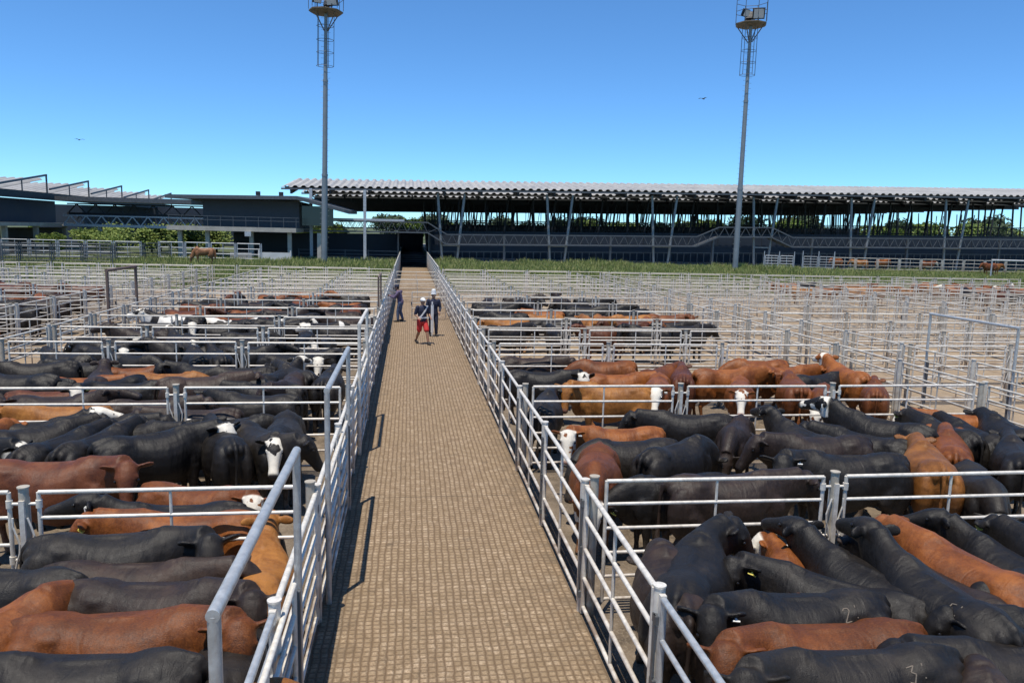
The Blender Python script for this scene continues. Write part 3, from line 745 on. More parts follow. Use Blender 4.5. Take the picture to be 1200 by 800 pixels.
def coat(name,stops,white=0,pied=0,rough=.5,dust=.3,dustc=(.17,.13,.095),muzzle=(.02,.015,.015),poll=0,sheen=.07):
    t=NT(name); v=t.coord('Object'); rnd=t.rand()
    off=t.n.new('ShaderNodeVectorMath'); off.operation='ADD'; t.l.new(v,off.inputs[0])
    cb=t.n.new('ShaderNodeCombineXYZ'); 
    for i in range(3): t.l.new(t.math('MULTIPLY',rnd,37.+i*11),cb.inputs[i])
    t.l.new(cb.outputs[0],off.inputs[1]); vv=off.outputs[0]
    mp=t.n.new('ShaderNodeMapping'); t.l.new(vv,mp.inputs[0]); mp.inputs['Scale'].default_value=(1,1,.6)
    n1=t.noise(mp.outputs[0],3.2,5,.6,.4); n2=t.noise(vv,19,6,.7,.6)
    mh=t.n.new('ShaderNodeMapping'); t.l.new(vv,mh.inputs[0]); mh.inputs['Scale'].default_value=(16,55,9)
    hair=t.noise(mh.outputs[0],3.0,4,.7,.3)
    fac=t.math('ADD',n1,t.rf(rnd,0,1,-.16,.16)); fac=t.math('ADD',fac,t.rf(n2,.3,.7,-.07,.07))
    c=t.ramp(fac,[(.3,stops[0]),(.5,stops[1]),(.72,stops[2])])
    c=t.mix(t.rf(hair,.3,.75,0,.35),c,stops[2])
    mf=t.n.new('ShaderNodeMapping'); t.l.new(vv,mf.inputs[0]); mf.inputs['Scale'].default_value=(30,140,22)
    h2=t.noise(mf.outputs[0],2.0,3,.7); c=t.mix(t.rf(h2,.5,.72,0,.55),c,stops[2]); c=t.mix(t.rf(h2,.5,.3,0,.5),c,stops[0])
    sp=t.noise(vv,2.1,3,.5); c=t.mix(t.rf(sp,.52,.68,0,.28),c,stops[2])
    z=t.sep(v)[2]
    # dried mud on belly, legs and in patches over the back
    d=t.math('MULTIPLY',t.rf(t.noise(vv,2.4,7,.75),.52,.72),dust)
    d=t.math('ADD',d,t.math('MULTIPLY',t.rf(z,.15,.75,.45,0),t.rf(n2,.35,.6)))
    c=t.mix(d,c,dustc)
    if pied:
        pn=t.noise(vv,1.35,2,.5,.5); c=t.mix(t.rf(pn,.535,.555),c,(.66,.62,.55))
        c=t.mix(t.rf(z,.42,.38,0,.9),c,(.6,.55,.48))
    wm=None
    if white:
        blot=t.noise(vv,5.5,3,.5); wm=t.math('MULTIPLY',t.attr('face'),t.rf(blot,.64 if white>=1 else .52,.62 if white>=1 else .5,0,1))
        wm=t.math('MAXIMUM',wm,t.math('MULTIPLY',t.attr('under'),.9 if poll else 0))
        c=t.mix(wm,c,(.72,.66,.55))
    if white>=1.5: muzzle=(.45,.28,.22)
    c=t.mix(t.attr('muzzle'),c,muzzle)
    c=t.mix(t.rf(z,.05,.03,0,1),c,(.02,.017,.013))
    t.set(Base_Color=c,Roughness=t.rf(n2,.3,.7,rough*.82,rough*1.25))
    t.p.inputs['Coat Weight'].default_value=0; t.p.inputs['Coat Roughness'].default_value=.42; t.p.inputs['Coat IOR'].default_value=1.5
    t.p.inputs['Sheen Weight'].default_value=sheen; t.p.inputs['Sheen Roughness'].default_value=.4
    t.p.inputs['Sheen Tint'].default_value=(*stops[2],1)
    t.p.inputs['Specular IOR Level'].default_value=.33
    fold=t.n.new('ShaderNodeMapping'); t.l.new(vv,fold.inputs[0]); fold.inputs['Scale'].default_value=(3.2,1,1.1)
    h=t.math('ADD',t.math('MULTIPLY',hair,.07),t.math('ADD',t.math('MULTIPLY',t.noise(fold.outputs[0],2.6,3,.5,.8),.75),t.math('MULTIPLY',n2,.14)))
    h=t.math('ADD',h,t.math('MULTIPLY',t.noise(vv,150,2,.6),.16))
    t.bump(h,.8,.026)
    return t.m
BLK=((.0035,.0028,.0024),(.0065,.005,.004),(.020,.0155,.0115)); BRN=((.009,.006,.0045),(.018,.011,.008),(.050,.029,.019))
RED=((.045,.0115,.0028),(.12,.032,.006),(.28,.088,.016)); TAN=((.09,.029,.006),(.20,.070,.012),(.38,.155,.032)); DRD=((.03,.0085,.003),(.068,.018,.0055),(.15,.045,.014))
COAT={'black':coat('black_coat',BLK,dust=.10),'brown':coat('brown_black_coat',BRN,dust=.15),
 'red':coat('red_coat',RED,dust=.06,dustc=(.33,.2,.10),muzzle=(.12,.05,.035)),'tan':coat('tan_coat',TAN,dust=.1,dustc=(.4,.28,.17),muzzle=(.2,.09,.06)),
 'darkred':coat('dark_red_coat',DRD,dust=.12,dustc=(.25,.15,.1),muzzle=(.1,.045,.035)),
 'blackwhite':coat('black_coat_white_face',BLK,white=1,dust=.08),'redwhite':coat('red_coat_white_face',RED,white=1.5,dust=.06,dustc=(.33,.2,.10),poll=1),
 'redblaze':coat('red_coat_patched_face',RED,white=.6,dust=.06,dustc=(.33,.2,.10),poll=1),'blackblaze':coat('black_coat_patched_face',BLK,white=.6,dust=.08),
 'pied':coat('black_and_white_coat',BLK,white=.6,pied=1,dust=.1)}
CN={'black':'black','brown':'dark brown','red':'red brown','tan':'orange tan','darkred':'dark red','blackwhite':'white faced black','redwhite':'white faced red',
    'redblaze':'red and white faced','blackblaze':'black and white faced','pied':'black and white pied'}
MAT['eye']=flat('dark_eye',(.01,.008,.006),.08,0,.1,5,0); MAT['yellowtag']=flat('yellow_ear_tag',(.75,.62,.12),.5,0,.08,9,0); MAT['whitetag']=flat('white_ear_tag',(.75,.75,.7),.5,0,.08,9,0)
MAT['brand']=flat('pale_brand_scar',(.16,.13,.10),.9,0,.3,60,0)
COWS={p:cow_mesh(p) for p in POSES if p!='graze'}
EYE={}; TAGM={}
for p,c in COWS.items():
    mm=[]
    for e in c['eyes']:
        b=MB(); b.ell(e,(.021,.021,.021),None,10,6); me=b.mesh('eye'); me.materials.append(MAT['eye']); mm.append(me)
    EYE[p]=mm
    b=MB(); M_=Matrix((c['side'],c['up'],c['hd'])).transposed()
    b.box(c['tagp']+c['hd']*.035+Vector((0,0,-.015)),(.06,.065,.012),M=M_); b.ell(c['tagp']+c['hd']*.03,(.012,.012,.012))
    TAGM[p]=b.mesh('ear_tag')
TAGS={}
for p in TAGM:
    a=TAGM[p]; b=a.copy(); a.materials.append(MAT['yellowtag']); b.materials.append(MAT['whitetag']); TAGS[p]=(a,b)
SEG={}
SEG[950]=((792,676),(812,634))
SEG[918]=((1010, 440),(962, 424))
SEG[917]=((-20, 498),(35, 480))
SEG[916]=((-60, 505),(25, 512))
SEG[915]=((20, 735),(112, 690))
SEG[914]=((15, 498),(88, 487))
SEG[913]=((955, 498),(905, 480))
SEG[912]=((1142, 500),(1088, 479))
SEG[911]=((1108, 500),(1050, 480))
SEG[910]=((1050, 515),(985, 503))
SEG[909]=((1062, 497),(975, 480))
SEG[908]=((735, 538),(850, 508))
SEG[907]=((1285, 655),(1170, 684))
SEG[906]=((1240, 640),(1150, 600))
SEG[905]=((1205,657),(1115,614))
SEG[904]=((1168,682),(1062,632))
SEG[903]=((1160, 705),(1045, 648))
SEG[902]=((1152,727),(1045,660))
SEG[901]=((1085,690),(985,645))
SEG[900]=((1070,700),(918,662))
CATTLE=[]   # dicts: x,y,a,coat,pose,s,label
def C_(px,py,a,coat_,pose,label,s=.97,tagk=None,mark=None,near=False,lock=False):
    z=1.235*s; x,y=at_z(px,py,z)
    if a in SEG: (p1,p2)=SEG[a]; tx,ty=at_z(*p1,z); hx,hy=at_z(*p2,z); x,y=(tx+hx)/2,(ty+hy)/2; a=math.degrees(math.atan2(hy-ty,hx-tx))
    else: a=a+(math.degrees(math.atan2(y,x))-90)*abs(math.sin(R(a)))**1.3
    CATTLE.append(dict(x=x,y=y,a=R(a),coat=coat_,pose=pose,s=s,label=label,tagk=tagk,mark=mark,lock=lock))
# --- left of the walkway, nearest pen
C_(96,792,180,'black','neutral','black steer at the bottom left corner of the pen, only its back in view',1.0)
C_(163,712,0,'red','right','bright red steer left of the tall blue pipe frame, head turned to the camera',1.0)
C_(52,706,915,'red','low','red steer at the left edge, behind the bright red one looking at the camera',.98)
C_(178,832,4,'tan','up','golden tan calf at the very bottom under the blue pipe frame, woolly pale head',.86,lock=True)
C_(192,694,352,'brown','right','dark brown steer directly behind the bright red one that looks at the camera',.96)
C_(195,666,356,'brown','neutral','dark brown steer with a rusty brown back line, second behind the bright red one',.96)
C_(135,632,2,'black','right','big dusty black steer standing broadside beside the left post of the nearest cross fence',1.0)
C_(180,617,182,'black','up','black steer with fuzzy raised head facing left below the nearest left cross fence',.95)
C_(215,603,178,'red','neutral','long red steer against the nearest left cross fence, back touching the rail',.95,'y')
C_(305,650,84,'tan','up','orange tan steer seen from behind, walking away along the walkway fence',.88,lock=True)
C_(22,668,168,'black','neutral','black steer at the left edge above the two red ones',.98)
C_(330,742,88,'blackblaze','left','black steer squeezed between the blue pipe frame and the walkway fence',.9)
# --- left, second pen
C_(64,542,0,'darkred','right','dark red steer broadside behind the nearest left fence, face turned to the camera',1.02)
C_(-8,512,916,'blackblaze','neutral','black steer at the left edge with white blotched face pointing right, second pen',.97)
C_(46,489,914,'black','neutral','black steer at the left side of the second pen, walking away to the right',.97)
C_(82,504,52,'black','neutral','black steer rump to the camera mid second left pen, left of two',.97)
C_(125,503,56,'black','neutral','black steer rump to the camera mid second left pen, right of two',.97)
C_(182,502,28,'blackwhite','right','large black steer with narrow white face hanging down, middle of the second left pen',1.03)
C_(258,502,102,'black','neutral','black steer between the two white faced ones in the second left pen',.98)
C_(304,490,262,'blackwhite','neutral','black steer with broad white face looking straight at the camera, second left pen',1.0)
C_(350,500,300,'black','left','black steer beside the walkway fence with rough head looking right, second left pen',.98)
C_(222,571,338,'redwhite','right','red steer with white face low behind the nearest left cross fence',.92)
C_(300,590,3,'black','low','low dark back of a steer under the nearest left cross fence near the walkway',.88)
C_(14,486,917,'red','neutral','red steer at the left edge just in front of the second left fence',.95)
C_(70,476,184,'tan','neutral','orange tan steer pressed against the second left fence',.93)
C_(60,489,12,'blackwhite','up','black steer with white poll beside the orange tan one at second left fence',.93)
C_(120,487,2,'black','neutral','black steer along the second left fence behind the pair seen from the rump',.95)
C_(168,484,340,'black','neutral','black steer along the second left fence above the large white faced one',.95)
C_(226,480,180,'brown','neutral','dark brown steer lying low against the second left fence beside the double post',.93)
C_(282,484,10,'black','low','black steer with lowered head against the second left fence near the walkway',.93)
# --- left, third pen
C_(218,417,98,'black','left','black steer seen from behind, head turned left, standing clear in third left pen',1.02)
C_(200,438,2,'tan','low','orange tan steer lying low under the standing black one in the third left pen',.9)
C_(345,428,118,'black','neutral','woolly black steer near the walkway in the third left pen',1.0)
C_(38,446,182,'black','neutral','black steer at the left edge of the third left pen',.93)
C_(98,441,2,'red','neutral','red steer among black ones at the left of the third left pen',.9)
C_(150,450,4,'black','neutral','black steer just behind the second left fence, left of the double post',.93)
C_(262,448,356,'black','neutral','black steer just behind the second left fence, right of the double post',.93)
C_(310,450,170,'black','neutral','black steer just behind the second left fence near the walkway, facing left',.93)
C_(66,456,4,'darkred','neutral','dark red steer close behind the second left fence at the far left',.9)
C_(290,432,188,'black','low','black steer, head lowered, between woolly and standing ones in third left pen',.93)
C_(165,426,8,'red','low','red steer low behind the left posts of the third left fence',.9)
C_(95,428,172,'black','neutral','black steer in the middle of the third left pen, facing left',.93)
C_(378,436,80,'black','neutral','black steer at the walkway fence in the third left pen, walking away',.95)
# --- left, fourth and fifth
C_(80,400,182,'black','neutral','long black steer broadside behind the third left fence at the far left',1.0)
C_(215,408,2,'darkred','low','dark red steer low behind the third left fence',.88)
C_(300,407,178,'black','low','black steer low behind the third left fence near the walkway',.9)
C_(78,383,180,'brown','neutral','greyish dark steer broadside in the fourth left pen',.98)
C_(150,370,180,'pied','up','pied steer with raised head and white shoulder stripe, facing left',1.08)
C_(265,373,180,'pied','neutral','mostly black pied steer broadside right of the one with the white shoulder stripe',1.02)
C_(330,375,2,'pied','neutral','pied steer near the walkway with a white belly patch, facing right',1.02)
C_(378,377,2,'pied','low','pied steer closest to the walkway with mostly white side',1.0)
C_(222,371,182,'red','neutral','red steer between the two largest pied ones',.98)
# --- right, nearest pen
C_(790,636,950,'black','right','tall black steer seen from behind, head turned right, near the right walkway fence',1.08)
C_(735,655,98,'brown','low','dark brown steer squeezed behind the right walkway fence, left of the tall black one',.97)
C_(975,668,900,'black','left','branded black steer slanting left, its head low by the tall black one',.98,mark='21')
C_(935,690,179,'black','left','black steer broadside with number 21 brand, woolly head facing the camera',.97,'w',mark='21')
C_(968,733,181,'red','left','red steer with a straight broadside back, curly head low at the right walkway fence',1.0)
C_(985,768,181,'black','left','nearest black steer at the bottom right, broadside under the red one',1.0,mark='31')
C_(965,638,901,'black','up','black steer with raised head in profile, facing left below the nearest right cross fence',.98)
C_(1062,668,902,'black','up','long black branded steer slanting up to the double post of nearest right fence',1.02,mark='51')
C_(1112,690,903,'brown','neutral','dark brown black steer overlapped by the long branded one slanting to the double post',.97)
C_(1092,643,904,'red','neutral','red steer slanting up left between black ones at the nearest right cross fence',1.0)
C_(1140,622,905,'black','up_left','black steer with small brand just right of the slanting red one',.98,mark='11')
C_(1188,620,906,'black','neutral','black steer at the right edge under the nearest right cross fence',.97)
C_(1222,688,907,'black','neutral','black steer whose long head enters from the right edge over the slanting red one',.98)
C_(1195,714,172,'black','neutral','black steer at the right edge below the long entering head',.95)
C_(1172,742,174,'black','neutral','black steer at the lower right edge with pale brand on its back',1.0,mark='31')
C_(1148,800,104,'brown','low','brown steer rump at the bottom right corner',.93)
C_(872,616,96,'redwhite','left','red and white steer between the raised black head and the tall black steer',.86)
# --- right, second pen
C_(705,542,268,'redwhite','low','red steer facing the camera with lowered white head beside the right walkway fence',.98)
C_(722,499,181,'redwhite','left','red steer broadside by the walkway, white face to the camera, second right pen',.95)
C_(655,476,84,'black','neutral','black steer seen from behind beside the walkway in the second right pen',.95)
C_(712,514,185,'black','low_left','black steer below the red broadside one with white face, second right pen',.97)
C_(792,524,908,'black','low','black steer walking left in the middle of the second right pen',1.0)
C_(852,545,3,'brown','neutral','large brown black steer broadside behind the nearest right fence, facing right',1.05)
C_(985,536,176,'black','left','black white tagged steer facing left, nose to nose with large brown black one',1.03,'w')
C_(852,492,262,'brown','low','dark brown steer facing the camera with lowered head, second right pen',.97)
C_(948,509,177,'brown','neutral','brown black steer broadside in the middle of the second right pen, facing left',1.0)
C_(925,486,913,'black','up','black steer with ears up behind the brown black broadside one',.97,'w')
C_(1012,482,909,'blackblaze','up','black steer with white patched face lifted to the left at the second right fence',1.02)
C_(1022,507,910,'black','neutral','black steer just behind the broadside one with the white tag, rump to the right',.97)
C_(1082,489,911,'black','neutral','black steer in the row right of the white patched face, nearer one',.98)
C_(1118,487,912,'black','neutral','black steer in the row right of the white patched face, farther one',.97)
C_(1156,487,112,'black','neutral','black steer walking away, ears raised, right end of the second right fence',.98,'w')
C_(1194,486,168,'redwhite','neutral','dark red steer with white poll at the right edge of the second right pen',.96)
C_(1086,530,102,'tan','neutral','orange tan steer rump to the camera behind the nearest right fence',1.0)
C_(1120,512,96,'red','neutral','red steer rump to the camera tight behind the orange tan one',1.0)
C_(1182,520,98,'black','neutral','black steer rump to the camera at the right edge of the second right pen',1.0)
C_(1148,552,285,'blackwhite','low','black steer with white face looking over the nearest right fence at the right',.93)
C_(818,488,172,'black','neutral','black steer against the second right fence left of the double post',.95)
C_(762,560,188,'black','low','black steer low behind the nearest right fence by the walkway',.93)
# --- right, third pen
C_(706,424,176,'redblaze','low','red steer facing left with white face pointing down at the walkway, third right pen',.97)
C_(640,434,352,'blackwhite','right','black steer near the walkway with broad white face to the camera, third right pen',.98)
C_(628,422,356,'brown','neutral','dark brown steer behind the white faced black one at the walkway, third right pen',.95)
C_(728,439,3,'red','neutral','red steer in the middle of the third right pen, behind the orange tan one',.95)
C_(712,452,172,'tan','left','orange tan steer with face looking through the second right fence',1.0)
C_(765,423,52,'red','neutral','red steer walking away in the third right pen, behind the white faced pair',.95)
C_(768,443,268,'redwhite','neutral','white faced red steer with wide ears, left of second right fence\'s double post',.98)
C_(788,432,92,'darkred','neutral','dark red steer rump to the camera by the second right fence\'s double post',.97)
C_(880,420,180,'redblaze','low','long red steer facing left, white blotched face, back of third right pen',1.0)
C_(855,432,8,'red','neutral','big red steer broadside right of the double post of the second right fence',1.02)
C_(868,447,272,'redwhite','neutral','white faced red steer with long ears, right of second right fence\'s double post',.95)
C_(935,445,100,'red','neutral','red steer rump to the camera in the middle of the third right pen',.98)
C_(928,431,8,'red','neutral','red steer broadside behind the rump in the middle of the third right pen',.97)
C_(988,429,918,'redblaze','up','red steer with white patched face lifted above the others, third right pen',1.04)
C_(1020,438,28,'black','neutral','black steer with pricked ears at the side lane, third right pen',.95)
C_(1047,449,94,'red','neutral','red steer rump to the camera at the side lane, third right pen',.95)
C_(1098,449,91,'tan','neutral','orange tan steer rump to the camera at the corner of the side lane',.97)
C_(960,455,265,'redwhite','low','red steer with white head at the second post of the second right fence',.9)

C_(812,378,4,'black','neutral','black steer broadside at the outer end of the red row right of the walkway')
C_(862,381,178,'black','low','black steer at the side lane corner beyond the third right pen')
C_(735,377,182,'darkred','neutral','dark red steer between the black ones at the outer end of the red row')
# pens: (x0,x1,y0,y1)
def pen_of(x,y):
    for (xs) in (RB[0][1],LB[0][1],RB[1][1],LB[1][1],RB[2][1],LB[2][1],RB[3][1]):
        a,b=min(xs),max(xs)
        if a-.3<=x<=b+.4:
            rows=[2.5]+ROWS
            for r0,r1 in zip(rows,rows[1:]):
                if r0<=y<r1: return (a,b,r0,r1)
    return None
rc=random.Random(11)
# pens filled with mixed cattle farther off; each carries where it stands
def fillpen(xs,r0,r1,nrows,coats,side,block,rowname):
    a,b=min(xs),max(xs); D=r1-r0
    for k in range(nrows):
        y=r0+D*(k+.6)/(nrows+.15); x=a+1.0+rc.uniform(0,.6); 
        while x<b-.8:
            ct=rc.choice(coats); h=rc.choice((0,180))+rc.uniform(-28,28) if rc.random()<.72 else rc.choice((90,270))+rc.uniform(-35,35)
            pose=rc.choice(('neutral','up','low','left','right','up','neutral') if 'white' not in ct else (('left','up','left') if math.cos(R(h))<0 else ('right','up','right')))
            CATTLE.append(dict(x=x,y=y+rc.uniform(-.12,.12),a=R(h),coat=ct,pose=pose,s=rc.uniform(.92,1.03),label=None,side=side,block=block,row=rowname,tagk=None,mark=None,fix=False,pen=(a,b,r0,r1)))
            x+=rc.uniform(1.5,1.95)
rn=lambda i:f'{ORD[i]} row'
A_L,A_R=LB[0],RB[0]
bm=('black','black','brown','red','black','darkred')
fillpen(A_L[1],13.3,18.3,3,('black','black','blackwhite','brown'),'left',A_L[0],rn(2))
fillpen(A_L[1],18.3,20.9,2,('black','black','brown','black','blackwhite'),'left',A_L[0],rn(3))
fillpen(A_L[1],23.5,26.1,1,('black','blackwhite','red'),'left',A_L[0],rn(5))
fillpen(A_L[1],20.9,23.5,2,('black','black','brown','blackwhite'),'left',A_L[0],rn(4))
fillpen(A_L[1],28.9,31.7,2,('black','black','red','brown'),'left',A_L[0],rn(7))
fillpen(A_L[1],26.1,28.9,2,('red','black','darkred','brown'),'left',A_L[0],rn(6))
fillpen(A_L[1],31.7,34.3,2,('black','brown','black','red'),'left',A_L[0],rn(8))
fillpen(A_L[1],34.3,36.9,1,('black','black','red'),'left',A_L[0],rn(9))
for i in (4,5,6,7,8): fillpen(LB[1][1],ROWS[i-1],ROWS[i],2,('black','brown','black','red'),'left',LB[1][0],rn(i))
fillpen(LB[1][1],36.9,39.5,1,('red','darkred','black'),'left',LB[1][0],rn(10)); fillpen(LB[2][1],39.5,42.2,1,('red','brown'),'left',LB[2][0],rn(11))
fillpen(A_R[1],26.1,28.9,2,('red','tan','red','black'),'right',A_R[0],rn(6))
fillpen(A_R[1],23.5,26.1,1,('red','darkred','black','black'),'right',A_R[0],rn(5))
fillpen(A_R[1],28.9,31.7,2,('black','black','red'),'right',A_R[0],rn(7))
fillpen(A_R[1],31.7,34.3,1,('black',),'right',A_R[0],rn(8)); fillpen(A_R[1],34.3,36.9,1,('black','brown'),'right',A_R[0],rn(9))
fillpen(RB[2][1],44.9,47.8,1,('red','redwhite','tan'),'right',RB[2][0],rn(13))
fillpen(RB[3][1],44.9,47.8,2,('red','redwhite','black','tan','darkred'),'right',RB[3][0],rn(13))
fillpen(RB[3][1],42.2,44.9,1,('black','red','darkred','tan'),'right',RB[3][0],rn(12)); fillpen(RB[3][1],47.8,51.5,2,('red','redwhite','tan','red'),'right',RB[3][0],rn(14)); fillpen(RB[2][1],47.8,51.5,1,('tan','red','black'),'right',RB[2][0],rn(14))

# settle the herd: push bodies apart a little, keep everybody inside their pen
def caps(c):
    ca,sa=math.cos(c['a']),math.sin(c['a']); s=c['s']
    P=[(c['x']+ca*q*s,c['y']+sa*q*s,.26*s) for q in (-.62,-.2,.2,.5)]
    ny,_,hy,_=[R(t_) for t_ in POSES[c['pose']]]
    k=c['a']+ny; nx=c['x']+ca*.55*s+math.cos(k)*.5*s; nyy=c['y']+sa*.55*s+math.sin(k)*.5*s
    k2=c['a']+hy; P.append((nx,nyy,.13)); P.append((nx+math.cos(k2)*.32*s,nyy+math.sin(k2)*.32*s,.1))
    return P
for c in CATTLE:
    if 'pen' not in c:
        p=pen_of(c['x'],c['y'])
        if p is None:
            p=(AR+.1,10.9,2.5,8.0) if c['x']>0 else (-9,AL-.1,2.5,8.0)
        c['pen']=p
    c['x0'],c['y0']=c['x'],c['y']
def merge(p):                                            # the three near pens on either side are deep ones
    return p
for it in range(60):
    K=[caps(c) for c in CATTLE]
    for i,c in enumerate(CATTLE):
        for j in range(i+1,len(CATTLE)):
            d=CATTLE[j]
            if abs(c['x']-d['x'])>3 or abs(c['y']-d['y'])>3 or c['pen']!=d['pen']: continue
            fx=fy=0
            for p in K[i]:
                for q in K[j]:
                    dx,dy=p[0]-q[0],p[1]-q[1]; dd=math.hypot(dx,dy)+1e-6; ov=p[2]+q[2]-.05-dd
                    if ov>0: fx+=dx/dd*ov; fy+=dy/dd*ov
            f=math.hypot(fx,fy)
            if f>0:
                m_=min(.035,f*.12)/f
                if not c.get('lock'): c['x']+=fx*m_;c['y']+=fy*m_
                if not d.get('lock'): d['x']-=fx*m_;d['y']-=fy*m_
    for c in CATTLE:
        if c.get('lock'): continue
        # stay near where the photograph has it
        c['x']+=(c['x0']-c['x'])*.06; c['y']+=(c['y0']-c['y'])*.06
        a,b,r0,r1=c['pen']
        for (px,py,r) in caps(c):
            m_=r+.05
            if px-m_<a: c['x']+=a-(px-m_)
            if px+m_>b: c['x']-=(px+m_)-b
            if py-m_<r0: c['y']+=(r0-(py-m_))
            if py+m_>r1: c['y']-=((py+m_)-r1)
# labels of the mixed cattle
seen={}
for c in sorted([c for c in CATTLE if not c['label']],key=lambda c:abs(c['x'])):
    key=(c['side'],c['block'],c['row'],c['coat']); seen.setdefault(key,[]).append(c)
for key,l in seen.items():
    for i,c in enumerate(l):
        o='only' if len(l)==1 else ORD[i]
        bl={'next to the walkway':'beside walkway','across the first side lane':'past first lane','across the second side lane':'past second lane','across the third side lane':'past third lane'}[key[1]]
        c['label']=f"{o} {CN[key[3]]} steer from the walkway, {key[0]} pens {bl}, {key[2]}"
def brand(root,me,s,txt,sidesign):
    G={'1':[[(.5,1),(.5,0)]],'2':[[(0,.8),(.3,1),(.8,.9),(.9,.6),(.1,0),(1,0)]],'3':[[(0,1),(.9,1),(.4,.6),(.9,.35),(.6,0),(0,.1)]],'5':[[(.9,1),(.1,1),(.1,.55),(.8,.5),(.8,.1),(0,0)]]}
    bvh=BVHTree.FromPolygons([v.co for v in me.vertices],[p.vertices[:] for p in me.polygons])
    for k,ch in enumerate(txt):
        b=MB()
        for st in G[ch]:
            P=[]
            for (u,v) in st:
                x=-.34-(k*.085+u*.06)*1.0; yy=sidesign*(.22-v*.075)
                h=bvh.ray_cast(Vector((x,yy,2)),Vector((0,0,-1)))
                if h[0]: P.append(h[0]+Vector((0,0,.001)))
            b.path(P,.006,5)
        b.build('brand_mark',MAT['brand'],root)
for k,(fx_,fy_,ct_) in enumerate([(47.5,81,'red'),(50,80.5,'tan'),(53.2,81.2,'red'),(58.6,80.8,'redwhite'),(61.5,75,'red'),(62.8,76,'tan')]):
    CATTLE.append(dict(x=fx_,y=fy_,z=.8,a=R(rc.choice((0,180))+rc.uniform(-25,25)),coat=ct_,pose='neutral',s=1.0,tagk=None,mark=None,label=f'{CN[ct_]} steer behind the far right paddock rails, {ORD[k]} from the left'))
for i,c in enumerate(CATTLE):
    P=COWS[c['pose']]
    o=bpy.data.objects.new('steer',P['me']); 
    if len(P['me'].materials)==0: P['me'].materials.append(COAT['black'])
    col.objects.link(o); o.material_slots[0].link='OBJECT'; o.material_slots[0].material=COAT[c['coat']]
    s=c['s']; wv=1+.09*math.sin(i*2.3); o.location=(c['x'],c['y'],c.get('z',0)); o.rotation_euler=(0,0,c['a']); o.scale=(s*(1+.03*math.sin(i*1.7)),s*wv,s*(1+.035*math.sin(i*3.1+1)))
    tag(o,c['label'],'cow','cattle standing in the pens')
    if c['y']<30:
        for me in EYE[c['pose']]:
            e=bpy.data.objects.new('eye',me); col.objects.link(e); e.parent=o
    tk=c['tagk'] or ('y' if (i*7)%9==0 else 'w' if (i*7)%9==4 else None)
    if tk and c['y']<30:
        e=bpy.data.objects.new('ear_tag',TAGS[c['pose']][0 if tk=='y' else 1]); col.objects.link(e); e.parent=o
    if c['mark']: brand(o,P['me'],s,c['mark'],1)
# grazing horse, rider's horse
H_=cow_mesh('graze',True)
t_=coat('bay_horse_coat',((.10,.04,.018),(.2,.085,.035),(.33,.15,.06)),dust=.05,muzzle=(.03,.02,.015))
o=put('horse',H_['me'],t_); o.location=(-18.1,71.5,.72); o.rotation_euler=(0,0,R(186)); o.scale=(1.05,1.05,1.1); tag(o,'bay horse grazing in the grass strip before the white rails','horse')
H2=cow_mesh('up',True)
o=put('horse',H2['me'],t_); o.location=(-37.2,72,.72); o.rotation_euler=(0,0,R(200)); o.scale=(1.1,1.1,1.15); tag(o,'chestnut horse carrying a rider behind the dark rails at the far left','horse')
